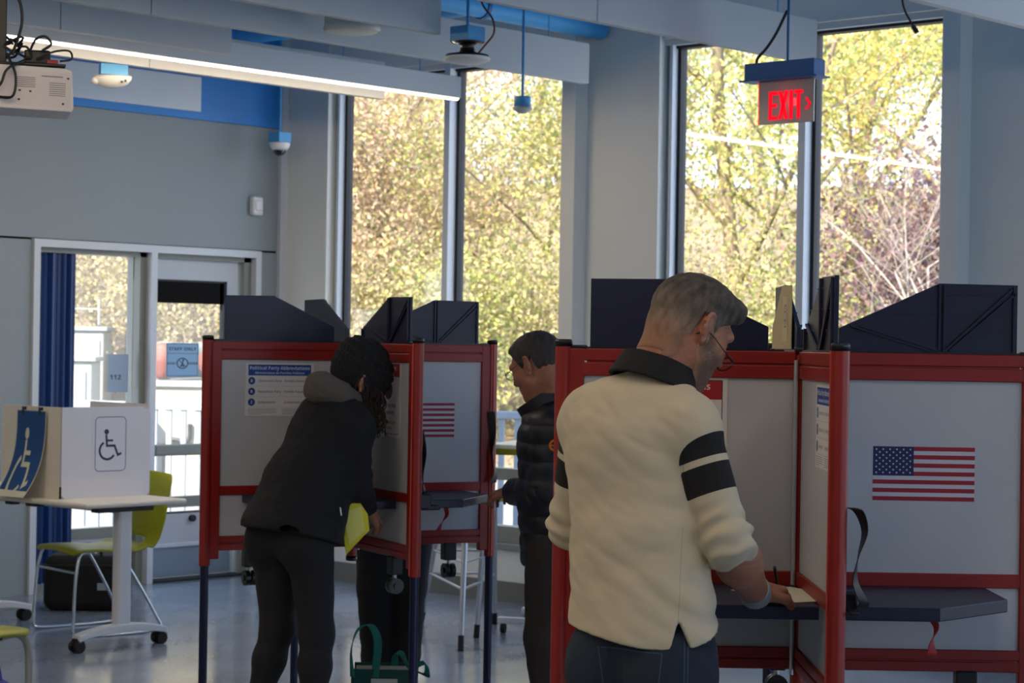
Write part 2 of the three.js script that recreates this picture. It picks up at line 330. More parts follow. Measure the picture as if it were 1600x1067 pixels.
{ // speaker pendant
  const s = thing('pendant_speaker', 'round black speaker with white grille under a blue box', 'speaker', [4.024, 2.771, 2.494]);
  obj('grille', lathe([[0, 0], [0.06, 0.003], [0.098, 0.014], [0.104, 0.024], [0.1, 0.03]], 40), std(0xd6d8d4, 0.6), s);
  obj('basket', lathe([[0.1, 0.03], [0.094, 0.04], [0.05, 0.048], [0.034, 0.055], [0.03, 0.08], [0.045, 0.092], [0.076, 0.097], [0, 0.098]], 36), M.blackPlastic, s);
  obj('box', rbx(-0.056, 0.056, 0.098, 0.165, -0.056, 0.056, 0.004), M.blueBox, s);
  obj('stem', cyl(V(0, 0.165, 0), V(0, CEIL - 2.771, 0), 0.007, 0.007, 8), M.blueBox, s);
  obj('cable', tube([V(0.03, 0.05, -0.04), V(0.05, 0.085, -0.06), V(0.09, 0.14, -0.075), V(0.085, 0.2, -0.07), V(0.04, 0.27, -0.05), V(0.02, 0.4, -0.03)], 0.0045), std(0x7a3018, 0.5), s);
}
{ // small sensor pendant
  const s = thing('pendant_sensor', 'small white domed sensor under a blue can before the left window', 'sensor', [3.471, 2.673, 1.511]);
  obj('dome', lathe([[0, 0], [0.02, 0.003], [0.048, 0.022], [0.05, 0.032], [0.04, 0.036], [0, 0.036]], 28), std(0xb9bcb8, 0.5), s);
  obj('can', lathe([[0.0, 0.036], [0.042, 0.036], [0.042, 0.082], [0.036, 0.086], [0, 0.086]], 28), M.blueBox, s);
  obj('stem', cyl(V(0, 0.086, 0), V(0, CEIL - 2.673, 0), 0.007, 0.007, 8), M.blueBox, s);
}
{ // occupancy sensor in front of the white board
  const s = thing('ceiling_sensor', 'white curved motion sensor under a blue box before the white board', 'sensor', [1.879, 2.778, 2.823], YAW);
  obj('shell', lathe([[0, 0], [0.03, 0.002], [0.075, 0.018], [0.098, 0.045], [0.1, 0.062], [0, 0.066]], 32).scale(1, 1, 0.62), std(0xdfe0dc, 0.45), s);
  obj('eye', new THREE.SphereGeometry(0.022, 16, 10).translate(-0.078, 0.035, 0.02), std(0xd2d3cf, 0.3), s);
  obj('hole', [cyl(V(0.055, 0.028, 0.02), V(0.06, 0.027, 0.062), 0.005), cyl(V(0.074, 0.035, 0.02), V(0.078, 0.034, 0.055), 0.005)], M.black, s);
  obj('box', rbx(-0.062, 0.075, 0.066, 0.12, -0.03, 0.03, 0.003).rotateY(0.35), M.blueBox, s);
  obj('stem', cyl(V(0, 0.12, 0), V(0, CEIL - 2.778, 0), 0.007, 0.007, 8), M.blueBox, s);
}
{ // dome camera by the corner
  const s = thing('dome_camera', 'white dome security camera with a black lens near the wall corner', 'camera', [0.278, 2.73, 0.292], 0);
  obj('shell', lathe([[0, 0.018], [0.045, 0.016], [0.062, 0.035], [0.068, 0.06], [0.066, 0.064], [0, 0.066]], 32), std(0xe3e4e4, 0.4), s);
  obj('lens_dome', new THREE.SphereGeometry(0.04, 24, 16).scale(1, 0.95, 1).translate(0, 0.016, 0), phys({ color: 0x050506, roughness: 0.05, clearcoat: 1 }), s);
  obj('box', rbx(-0.052, 0.052, 0.066, 0.13, -0.052, 0.052, 0.003), M.blueBox, s);
  obj('stem', cyl(V(0, 0.13, 0), V(0, CEIL - 2.73, 0), 0.008, 0.008, 8), M.blueBox, s);
  const w = thing('wall_sensor', 'small white motion sensor on the grey wall above the door', 'sensor', [0, 2.335, 0.262], Math.PI / 2);
  obj('body', rbx(-0.045, 0.045, 0, 0.125, 0, 0.05, 0.018, 4), std(0xd5d8d8, 0.4), w);
  obj('lens', rbx(-0.03, 0.03, 0.03, 0.1, 0.03, 0.058, 0.012, 3), std(0xe2e4e4, 0.3), w);
}
{ // round detector above the short baffle
  const s = thing('ceiling_detector', 'round white ceiling detector hanging behind a short baffle', 'detector', [3.6, 2.905, 2.8]);
  obj('body', lathe([[0, 0], [0.07, 0], [0.115, 0.008], [0.122, 0.016], [0.124, 0.07], [0.118, 0.078], [0, 0.08]], 40), std(0xd2cfbd, 0.5), s);
  obj('rim', lathe([[0.124, 0.012], [0.128, 0.016], [0.128, 0.03], [0.124, 0.034]], 40), std(0xe0dfd6, 0.4), s);
  obj('stem', cyl(V(0, 0.08, 0), V(0, CEIL - 2.905, 0), 0.01, 0.01, 8), M.deckBlue, s);
  const c = tag(obj('hanging_cable', [tube([V(5.33, 3.5, 1.03), V(5.34, 3.2, 1.02), V(5.35, 3.09, 1.018), V(5.385, 3.0, 0.99)], 0.005), cyl(V(5.383, 3.004, 0.99), V(5.4, 2.972, 0.98), 0.011)], std(0x4a2a22, 0.6)), 'short brown cable dangling in front of the right window', 'cable');
}
{ // projector on its ceiling mount
  const s = thing('projector', 'white ceiling projector seen from its socket side', 'projector', toWorld(-1.75, 2.318, 7.25).toArray(), YAW + 0.26);
  const w = 0.34, face = canvasTex(512, 168, (c, W, H) => {
    c.fillStyle = '#c9c2bf'; c.fillRect(0, 0, W, H); c.fillStyle = '#8d8987'; c.fillRect(20, 70, 210, 14);
    c.fillStyle = '#3a3838'; for (const [x, y, a, b] of [[30, 100, 46, 18], [90, 98, 60, 20], [40, 130, 60, 20], [120, 132, 44, 18], [262, 128, 22, 12], [60, 30, 20, 20], [90, 30, 20, 20]]) c.fillRect(x, y, a, b);
    c.fillStyle = '#c9a44a'; c.beginPath(); c.arc(216, 132, 10, 0, 7); c.fill();
    c.fillStyle = '#77726f'; for (let i = 0; i < 6; i++) c.fillRect(300, 30 + i * 9, 78, 4); for (let i = 0; i < 7; i++) c.fillRect(430, 50 + i * 10, 62, 4); c.fillRect(400, 18, 80, 6);
    c.fillStyle = '#222'; for (const [x, y] of [[500, 26], [484, 150], [320, 96], [360, 98], [318, 140]]) { c.beginPath(); c.arc(x, y, 5, 0, 7); c.fill(); }
  });
  const casing = obj('casing', [extr([[-0.26, 0], [0.22, -0.012], [0.228, 0.0], [0.222, 0.13], [0.2, 0.138], [-0.26, 0.15]], 0.26, 0.004).translate(0, 0, -0.27)], std(0xcdc8c6, 0.45), s);
  obj('socket_panel', new THREE.PlaneGeometry(0.46, 0.12).rotateZ(-0.02).translate(-0.012, 0.066, -0.0045), std(0xffffff, 0.6, { map: face }), s);
  obj('mount_plate', rbx(-0.22, 0.2, 0.145, 0.155, -0.2, -0.02, 0.003), M.black, s);
  obj('mount_column', [rbx(-0.115, 0.0, 0.15, 1.4, -0.14, -0.04, 0.006)], M.black, s);
  obj('power_brick', rbx(0.06, 0.15, 0.155, 0.205, -0.14, -0.06, 0.008), M.black, s);
  obj('red_plug', rbx(0.135, 0.175, 0.155, 0.17, -0.06, -0.04, 0.004), std(0x9c1d1d, 0.5), s);
  seed = 41; const cables = [];
  for (let k = 0; k < 9; k++) { const pts = []; let p = V(-0.02 + rr(-0.05, 0.05), rr(0.16, 0.22), -0.05); for (let i = 0; i < 6; i++) { pts.push(p.clone()); p = p.clone().add(V(rr(-0.07, 0.075), rr(-0.045, 0.05), rr(-0.02, 0.025))); p.y = Math.max(0.16, Math.min(0.36, p.y)); p.x = Math.min(p.x, 0.2); } cables.push(tube(pts, 0.0045, 6, 30)); }
  cables.push(tube([V(0.02, 0.18, -0.04), V(0.05, 0.3, -0.02), V(0.03, 0.38, -0.02), V(-0.02, 0.39, -0.03)], 0.006, 6, 30));
  cables.push(tube([V(0.1, 0.17, -0.04), V(0.17, 0.2, -0.03), V(0.215, 0.2, -0.03), V(0.22, 0.175, -0.03), V(0.18, 0.165, -0.03)], 0.004, 6, 30));
  cables.push(tube([V(0.06, 0.16, 0.0), V(0.0, 0.12, 0.03), V(-0.02, 0.07, 0.03), V(-0.05, 0.05, 0.0)], 0.005, 6, 30), tube([V(0.0, 0.18, 0.0), V(0.03, 0.1, 0.03), V(0.02, 0.03, 0.03), V(-0.03, 0.03, 0.0)], 0.005, 6, 30));
  cables.push(tube([V(0.08, 0.2, -0.05), V(0.1, 0.24, -0.04), V(0.13, 0.25, -0.04), V(0.15, 0.225, -0.04), V(0.12, 0.2, -0.04)], 0.005, 6, 30));
  obj('cables', cables, M.black, s);
}

// ---------------------------------------------------------------- outside: terrace, railing, plant yard, wooded slope
const camXZ = (x, d) => { const p = toWorld(x, 0, d); return [p.x, p.z]; };
const hillY = (x, d) => { // ground height at lateral x, depth d from the viewer
  const s = Math.max(0, d - 24.5); return -0.15 + s * 0.13 + 0.22 * Math.max(0, Math.min(1, s)) * noise(x * 0.35, d * 0.3, 1.7) + (s > 0 ? 0.8 * (1 - Math.exp(-s / 3)) : 0) + Math.max(0, -x - 0.5) * 0.10 * Math.min(1, s / 4);
};
{
  const nx = 90, nd = 60, pos = [], idx = [], col = [], uv = [];
  for (let j = 0; j <= nd; j++) for (let i = 0; i <= nx; i++) {
    const x = -30 + 60 * i / nx, d = 13 + 62 * Math.pow(j / nd, 1.4), [wx, wz] = camXZ(x, d), inside = wx > -0.25 && wz > -0.3;
    pos.push(wx, inside ? -0.6 : hillY(x, d), wz); uv.push(x, d);
    const n = noise(x * 0.9, d * 0.9, 5) + 0.6 * noise(x * 3.1, d * 3.1, 2), hill = d > 25;
    const c = hill ? [0.20 + 0.08 * n, 0.155 + 0.06 * n, 0.09 + 0.04 * n] : [0.24 + 0.04 * n, 0.235 + 0.04 * n, 0.22 + 0.04 * n]; col.push(...c);
    if (i < nx && j < nd) { const a = j * (nx + 1) + i; idx.push(a, a + 1, a + nx + 1, a + 1, a + nx + 2, a + nx + 1); }
  }
  const g = new THREE.BufferGeometry(); g.setAttribute('position', new THREE.Float32BufferAttribute(pos, 3)); g.setAttribute('color', new THREE.Float32BufferAttribute(col, 3)); g.setAttribute('uv', new THREE.Float32BufferAttribute(uv, 2)); g.setIndex(idx); g.computeVertexNormals();
  tag(obj('ground', g, std(0xffffff, 0.95, { vertexColors: true, side: THREE.DoubleSide })), 'paved yard rising into a leafy slope outside the windows', 'ground', null, 'structure');
}
{ // picket railing along the terrace
  const white = std(0x7d8892, 0.5), A = toWorld(-9, 0, 18.6), B = toWorld(7, 0, 13.9), L = A.distanceTo(B), dir = B.clone().sub(A).normalize();
  const t = thing('terrace_railing', 'pale picket railing outside the door and windows', 'railing', A.toArray(), Math.atan2(-dir.z, dir.x));
  const y0 = -0.12;
  obj('top_rail', rbx(0, L, 0.96, 1.02, -0.03, 0.03, 0.01), white, t); obj('bottom_rail', bx(0, L, y0 + 0.08, y0 + 0.13, -0.02, 0.02), white, t);
  const pk = bx(-0.022, 0.022, y0 + 0.1, 0.97, -0.012, 0.012), ps = rbx(-0.04, 0.04, y0 - 0.05, 1.05, -0.04, 0.04, 0.006);
  let k = 0; for (let x = 0.06; x < L; x += 0.125, k++) obj(k % 14 ? 'picket' : 'post', k % 14 ? pk : ps, white, t).position.x = x;
}
{ // white plant yard seen through the door
  const wht = std(0x8f938e, 0.6), louv = std(0x838b87, 0.6), redEnd = std(0x6a382c, 0.6);
  const box = (x, d, w, h, dp, turn, label, y = -0.15) => {
    const t = thing('equipment_cabinet', label, 'cabinet', toWorld(x, y, d).toArray(), YAW + turn, 'white plant cabinets outside the door');
    obj('body', rbx(-w / 2, w / 2, 0.05, h, -dp / 2, dp / 2, 0.02), wht, t); obj('roof', rbx(-w / 2 - 0.04, w / 2 + 0.04, h, h + 0.05, -dp / 2 - 0.04, dp / 2 + 0.04, 0.01), louv, t);
    const n = Math.max(2, Math.round(w / 0.7)); for (let i = 0; i < n; i++) { const a = -w / 2 + (i + 0.08) * w / n, b = -w / 2 + (i + 0.92) * w / n; const dr = obj('door', rbx(a, b, 0.15, h - 0.1, dp / 2, dp / 2 + 0.02, 0.004), wht, t);
      for (let s = 0; s < 5; s++) obj('louver', bx(a + 0.08, b - 0.08, h * 0.25 + s * 0.09, h * 0.25 + s * 0.09 + 0.04, dp / 2 + 0.018, dp / 2 + 0.035), louv, dr); obj('handle', bx(b - 0.08, b - 0.05, h * 0.5, h * 0.5 + 0.16, dp / 2 + 0.02, dp / 2 + 0.05), M.black, dr); }
    obj('plinth', bx(-w / 2 + 0.02, w / 2 - 0.02, -0.1, 0.05, -dp / 2 + 0.02, dp / 2 - 0.02), louv, t); return t;
  };
  box(-5.62, 22.4, 2.4, 1.42, 0.9, 0.1, 'low wide white equipment cabinet behind the railing');
  box(-5.5, 25.6, 1.2, 1.5, 0.9, 0.08, 'tall pale equipment cabinet below the wooded slope', 0.1);
  { // antenna rails on the tall cabinet
    const t = thing('cabinet_guard_rail', 'thin guard rail on top of the tall pale cabinet', 'rail', toWorld(-5.5, 1.66, 25.6).toArray(), YAW + 0.15);
    for (const x of [-0.5, 0, 0.5]) obj('post', cyl(V(x, 0, 0.4), V(x, 0.32, 0.4), 0.015, 0.015, 8), louv, t); obj('bar', cyl(V(-0.5, 0.2, 0.4), V(0.5, 0.2, 0.4), 0.012, 0.012, 8), louv, t);
  }
  for (const [x, label] of [[-3.87, 'white tank with a rust red end, left of the notice'], [-3.27, 'white tank with a rust red end, right of the notice']]) {
    const t = thing('storage_tank', label, 'tank', toWorld(x, 1.08, 23.2).toArray(), YAW - 0.2, 'horizontal tanks in the yard');
    obj('shell', lathe([[0, -1.2], [0.14, -1.17], [0.2, -1.08], [0.2, 1.1]], 32).rotateX(Math.PI / 2).translate(0, 0.2, -1.16), wht, t);
    obj('end_cap', lathe([[0.2, 0], [0.19, 0.03], [0.13, 0.06], [0, 0.075]], 32).rotateX(Math.PI / 2).translate(0, 0.2, -0.06), redEnd, t);
    obj('band', lathe([[0.203, -0.05], [0.21, -0.05], [0.21, 0.05], [0.203, 0.05]], 32).rotateX(Math.PI / 2).translate(0, 0.2, -0.14), wht, t);
  }
  const w = thing('yard_wall', 'long white yard wall under the red ended tanks', 'wall', toWorld(-3.2, -0.2, 22.95).toArray(), YAW - 0.12);
  obj('wall_body', rbx(-0.95, 1.0, 0, 1.2, -2.2, 0, 0.01), std(0x8f8d80, 0.8), w); obj('coping', rbx(-0.98, 1.03, 1.2, 1.265, -2.22, 0.05, 0.01), louv, w);
  obj('conduit', tube([V(-0.55, 0.1, 0.03), V(-0.55, 0.5, 0.03), V(-0.5, 0.62, 0.03), V(-0.3, 0.62, 0.03), V(-0.28, 0.8, 0.03)], 0.025), M.black, w);
}
// trees: trunk and limbs grown by a seeded walk, leaves as instanced blades around the twigs
const leafGeo = (() => { const g = new THREE.BufferGeometry(); g.setAttribute('position', new THREE.Float32BufferAttribute([0, 0, 0, 0.3, 0.45, 0.1, 0, 1, 0, -0.3, 0.45, 0.1], 3)); g.setAttribute('uv', new THREE.Float32BufferAttribute([0, 0, 1, 0, 1, 1, 0, 1], 2)); g.setIndex([0, 1, 2, 0, 2, 3]); g.computeVertexNormals(); return g; })();
const bark = std(0x857868, 0.9), barkGrey = std(0x9c958f, 0.9);
const leafMat = phys({ color: 0xffffff, roughness: 0.8, transmission: 0.5, thickness: 0, side: THREE.DoubleSide });
const tmpM = new THREE.Matrix4(), tmpQ = new THREE.Quaternion(), tmpC = new THREE.Color();
function limb(list, tips, p, dir, len, r, level, spread, levels) {
  const pts = [p.clone()]; let q = p.clone(), d = dir.clone();
  for (let i = 0; i < 3; i++) { d.add(V(rr(-0.25, 0.25), rr(-0.05, 0.2), rr(-0.25, 0.25)).multiplyScalar(spread)).normalize(); q = q.clone().addScaledVector(d, len / 3); pts.push(q); }
  const r1 = r * 0.55; for (let i = 0; i < 3; i++) list.push(cyl(pts[i], pts[i + 1], r + (r1 - r) * i / 3, r + (r1 - r) * (i + 1) / 3, level > 1 ? 4 : 7));
  if (level >= 1) tips.push(...pts.slice(1));
  if (level >= levels) return;
  const n = level === 0 ? 6 : 4;
  for (let k = 0; k < n; k++) {
    const t = level === 0 ? 0.3 + 0.7 * k / (n - 1) : rr(0.3, 1), s = Math.min(2, Math.floor(t * 3)), at = pts[s].clone().lerp(pts[s + 1], t * 3 - s), a = k * 2.4 + rr(0, 1.2);
    const side = V(Math.cos(a), rr(0.1, 0.7), Math.sin(a)).normalize(); limb(list, tips, at, d.clone().lerp(side, rr(0.55, 0.85)).normalize(), len * rr(0.5, 0.72), r1 * rr(0.6, 0.85), level + 1, spread, levels);
  }
}
function tree(name, label, x, d, h, leaves, palette, o = {}) {
  seed = Math.floor((x + 50) * 977 + d * 131);
  const base = toWorld(x, hillY(x, d) - 0.1, d), t = thing(name, label, o.category ?? 'tree', base.toArray(), 0, o.group ?? 'autumn trees on the slope');
  const wood = [], tips = [], stems = o.stems ?? 1;
  for (let s = 0; s < stems; s++) limb(wood, tips, V(stems > 1 ? rr(-0.3, 0.3) : 0, 0, stems > 1 ? rr(-0.3, 0.3) : 0), V(rr(-0.2, 0.2) * (stems > 1 ? 2 : 0.6), 1, rr(-0.2, 0.2) * (stems > 1 ? 2 : 0.6)).normalize(), h * (o.trunk ?? 0.72), o.r ?? h * 0.014, 0, o.spread ?? 0.8, o.levels ?? 2);
  const wd = obj('branches', wood, o.bark ?? bark, t);
  if (!leaves) return t;
  leaves = Math.round(leaves * 2.1); const im = new THREE.InstancedMesh(leafGeo, leafMat, leaves); im.name = 'foliage'; im.castShadow = im.receiveShadow = true; im.userData.kind = 'stuff';
  const cl = o.cluster ?? 0.45, size = o.size ?? 0.062;
  for (let i = 0; i < leaves; i++) {
    const b = tips[Math.floor(rnd() * tips.length)], g = () => (rnd() + rnd() + rnd() - 1.5) * cl * 1.5;
    const s = size * rr(0.6, 1.35); tmpQ.setFromEuler(new THREE.Euler(rr(0, 6.3), rr(0, 6.3), rr(0, 6.3)));
    tmpM.compose(V(b.x + g(), Math.max(0.05, b.y + g() * 0.9), b.z + g()), tmpQ, V(s, s, s)); im.setMatrixAt(i, tmpM);
    const c = palette[Math.floor(rnd() * palette.length)]; { const k = rr(0.72, 1.3); tmpC.setRGB(Math.min(0.8, c[0] * k), Math.min(0.75, c[1] * k * 1.03), c[2] * k); }; im.setColorAt(i, tmpC);
  }
  t.add(im); return t;
}
const PINK = [[0.64, 0.40, 0.30], [0.68, 0.50, 0.36], [0.58, 0.44, 0.34], [0.70, 0.55, 0.34], [0.54, 0.38, 0.30]];
const YG = [[0.55, 0.52, 0.14], [0.42, 0.48, 0.14], [0.66, 0.58, 0.18], [0.34, 0.42, 0.14], [0.60, 0.50, 0.2]];
const GOLD = [[0.75, 0.52, 0.10], [0.72, 0.58, 0.16], [0.68, 0.44, 0.10], [0.6, 0.55, 0.18]];
const GREEN = [[0.36, 0.44, 0.12], [0.50, 0.52, 0.14], [0.28, 0.36, 0.12], [0.58, 0.56, 0.18]];
const PURP = [[0.16, 0.07, 0.085], [0.2, 0.1, 0.105], [0.15, 0.085, 0.11], [0.24, 0.13, 0.12]];
const OLIVE = [[0.40, 0.36, 0.18], [0.48, 0.42, 0.2], [0.36, 0.32, 0.2], [0.52, 0.44, 0.24]];
tree('maple_tree', 'rust pink leaved tree filling the left pane of the left window', -1.55, 27.5, 4.3, 7500, PINK);
tree('maple_tree', 'pale pink brown tree beside the mullion of the left window', -0.55, 31, 4.9, 7500, [...PINK, ...OLIVE]);
tree('maple_tree', 'olive yellow tree filling the right pane of the left window', 0.25, 27.2, 4.2, 8000, [...YG, ...OLIVE]);
tree('maple_tree', 'bare topped grey tree rising above the left window treeline', -0.2, 36, 8.6, 1500, [...PINK, ...OLIVE], { bark: barkGrey, cluster: 0.6, levels: 3 });
tree('maple_tree', 'tall thin tree against the sky in the left window', -1.9, 38, 9.2, 1500, PINK, { bark: barkGrey, cluster: 0.6, levels: 3 });
tree('oak_tree', 'tall yellow green tree filling the right window beside its left jamb', 2.75, 27, 8.4, 13000, YG);
tree('oak_tree', 'green leaved tree with a pale trunk behind the exit sign', 3.7, 30, 9.0, 13000, [...GREEN, ...YG], { bark: barkGrey });
tree('oak_tree', 'golden leaved tree at the top right of the right window', 5.75, 28.5, 9.6, 13000, GOLD);
tree('oak_tree', 'yellow tree low in the middle of the right window', 4.45, 26, 5.0, 8000, [...GREEN, ...GOLD]);
tree('oak_tree', 'yellow tree standing behind the purple shrub', 5.1, 32, 9.5, 9000, [...GOLD, ...YG]);
tree('oak_tree', 'tall green tree far behind the middle pier', 1.4, 31, 6, 8000, [...GREEN, ...YG]);
tree('purple_shrub', 'dark purple leaved shrub at the right edge of the right window', 5.15, 24.8, 4.2, 5200, PURP, { stems: 4, size: 0.09, cluster: 0.4, bark: barkGrey, group: 'shrubs outside', category: 'shrub', r: 0.03, trunk: 0.6 });
tree('bare_shrub', 'bare grey branching shrub in front of the purple leaves', 4.95, 22.6, 4.6, 500, PURP, { stems: 5, size: 0.07, bark: barkGrey, group: 'shrubs outside', category: 'shrub', r: 0.022, levels: 3, trunk: 0.6, spread: 1.0 });
for (const [x, d, h, n, pal, label] of [[-5.6, 28.5, 4.6, 9000, OLIVE, 'dry olive tree on the slope behind the cabinets'], [-4.4, 31, 5.6, 8000, [...OLIVE, ...GOLD], 'dull gold tree seen through the sidelight'], [-3.3, 27.5, 3.6, 9000, OLIVE, 'dry brushy tree above the yard wall'], [-2.3, 29, 4.6, 8000, [...OLIVE, ...PINK], 'dry brown tree left of the left window'],
  [-7.4, 30, 6, 7000, OLIVE, 'olive tree beyond the blue column'], [7.6, 29, 8, 8000, YG, 'yellow green tree beyond the right window'], [1.0, 25.6, 2.6, 5000, OLIVE, 'low olive bush under the left window trees'], [-0.9, 25.6, 2.2, 5000, [...GREEN, ...OLIVE], 'low green bush outside the left window'], [3.2, 25.2, 2.6, 5000, [...GREEN, ...OLIVE], 'low green bush outside the right window'], [9.6, 31, 9, 7000, GOLD, 'gold tree far beyond the right window']])
  tree('slope_tree', label, x, d, h, n, pal, { trunk: 0.66 });

const BRUSH = [[0.50, 0.42, 0.24], [0.44, 0.38, 0.22], [0.56, 0.46, 0.30], [0.40, 0.36, 0.16], [0.60, 0.52, 0.22]];
for (const [x, d, h, label] of [[-7.0, 26.6, 2.8, 'dry brush far left of the yard'], [-6.1, 27.2, 3.0, 'dry brush behind the navy curtain'], [-5.0, 26.9, 2.9, 'dry brush above the tall cabinet'], [-4.2, 26.4, 2.6, 'dry brush between cabinet and tanks'], [-3.5, 26.8, 2.7, 'dry brush above the red ended tanks'], [-2.7, 26.3, 2.6, 'dry brush at the right of the door glass'], [-1.7, 26.0, 2.4, 'dry brush low in the left window'], [2.1, 25.6, 2.4, 'dry brush behind the middle pier']])
  tree('brush_shrub', label, x, d, h, 3400, BRUSH, { stems: 5, r: 0.02, trunk: 0.62, size: 0.055, cluster: 0.42, bark: barkGrey, group: 'dry brush on the slope', category: 'shrub' });

// ---------------------------------------------------------------- printed matter
const posterParty = canvasTex(560, 400, (c, w, h) => {
  c.fillStyle = '#d9d8d6'; c.fillRect(0, 0, w, h); c.strokeStyle = '#b4b3b1'; c.strokeRect(2, 2, w - 4, h - 4);
  c.fillStyle = '#1b4796'; c.fillRect(24, 14, w - 48, 82); c.fillStyle = '#cfd6e4'; c.textAlign = 'center'; c.font = 'bold 36px sans-serif'; c.fillText('Political Party Abbreviations', w / 2, 52); c.font = 'bold 24px sans-serif'; c.fillText('Abreviaciones de Partidos Políticos', w / 2, 84);
  [['D', 'Democratic Party', 'Partido Demócrata'], ['R', 'Republican Party', 'Partido Republicano'], ['I', 'Independent', 'Independiente']].forEach(([k, a, b], i) => {
    const y = 136 + i * 80; c.fillStyle = '#1c4a80'; c.beginPath(); c.arc(52, y, 28, 0, 7); c.fill(); c.fillStyle = '#d9dde4'; c.textAlign = 'center'; c.font = 'bold 30px sans-serif'; c.fillText(k, 52, y + 11);
    c.fillStyle = '#22252a'; c.textAlign = 'left'; c.font = '25px sans-serif'; c.fillText(a, 104, y + 9); c.fillText(b, 318, y + 9); c.fillStyle = '#aaa'; c.fillRect(24, y + 38, w - 48, 2);
  });
  c.fillStyle = '#8a8a8a'; for (let i = 0; i < 5; i++) { c.fillRect(24, 344 + i * 10, 230 - (i === 4 ? 120 : 0), 3); c.fillRect(300, 344 + i * 10, 220 - (i === 4 ? 90 : 0), 3); }
});
const posterDot = canvasTex(440, 560, (c, w, h) => {
  c.fillStyle = '#d8d6d2'; c.fillRect(0, 0, w, h); c.strokeStyle = '#2a2a2a'; c.lineWidth = 4; c.strokeRect(26, 20, w - 52, h - 46);
  c.fillStyle = '#a3181c'; c.fillRect(28, 22, w - 56, 92); c.fillStyle = '#e6cfcb'; c.textAlign = 'center'; c.font = 'bold 46px sans-serif'; c.fillText('Instructions', w / 2, 66); c.font = '28px sans-serif'; c.fillText('Instrucciones', w / 2, 100);
  c.fillStyle = '#1f1f1f'; c.beginPath(); c.arc(w / 2, 210, 72, 0, 7); c.fill(); c.font = 'bold 40px sans-serif'; c.fillText('Fill in the Dot', w / 2, 340); c.fillText('Completely', w / 2, 390); c.fillStyle = '#4a4a4a'; c.font = '34px sans-serif'; c.fillText('Llene el óvalo por', w / 2, 460); c.fillText('completo', w / 2, 502);
});
const flagTex = canvasTex(760, 400, (c, w, h) => {
  c.fillStyle = '#c9c8cc'; c.fillRect(0, 0, w, h); c.fillStyle = '#9c1a2c'; for (let i = 0; i < 13; i += 2) c.fillRect(0, i * h / 13, w, h / 13 + 0.5);
  c.fillStyle = '#1b2656'; c.fillRect(0, 0, w * 0.4, h * 7 / 13); c.fillStyle = '#d4d4da';
  for (let r = 0; r < 9; r++) for (let k = 0; k < (r % 2 ? 5 : 6); k++) {
    const x = w * 0.4 * ((k * 2 + 1 + (r % 2)) / 12), y = h * 7 / 13 * (r + 1) / 10; c.beginPath();
    for (let i = 0; i < 10; i++) { const a = -Math.PI / 2 + i * Math.PI / 5, q = i % 2 ? 4 : 10; c.lineTo(x + q * Math.cos(a), y + q * Math.sin(a)); } c.closePath(); c.fill();
  }
});
function wheelchair(c, s, x, y, col) {
  c.save(); c.translate(x, y); c.scale(s, s); c.strokeStyle = c.fillStyle = col; c.lineJoin = 'miter';
  c.beginPath(); c.arc(34, 12, 9, 0, 7); c.fill(); c.lineWidth = 8; c.beginPath(); c.moveTo(33, 22); c.lineTo(36, 60); c.lineTo(66, 60); c.lineTo(79, 92); c.lineTo(93, 86); c.stroke();
  c.lineWidth = 7; c.beginPath(); c.moveTo(36, 42); c.lineTo(60, 42); c.stroke(); c.lineWidth = 8; c.beginPath(); c.arc(38, 76, 30, -2.05, 0.55, true); c.stroke(); c.restore();
}
const accessTex = canvasTex(300, 440, (c, w, h) => { c.fillStyle = '#d6d8e4'; c.fillRect(0, 0, w, h); c.strokeStyle = '#2a2f4a'; c.lineWidth = 5; c.beginPath(); c.roundRect(22, 22, w - 44, h - 44, 34); c.stroke(); wheelchair(c, 2.15, 42, 104, '#171d3c'); });
const bannerTex = canvasTex(300, 600, (c, w, h) => { c.fillStyle = '#cfcdb8'; c.fillRect(0, 0, w, h); c.fillStyle = '#0f4580'; c.fillRect(8, 6, w - 16, h - 48); c.save(); c.scale(1, 2.05); wheelchair(c, 2.2, 42, 54, '#cfcfb6'); c.restore(); });

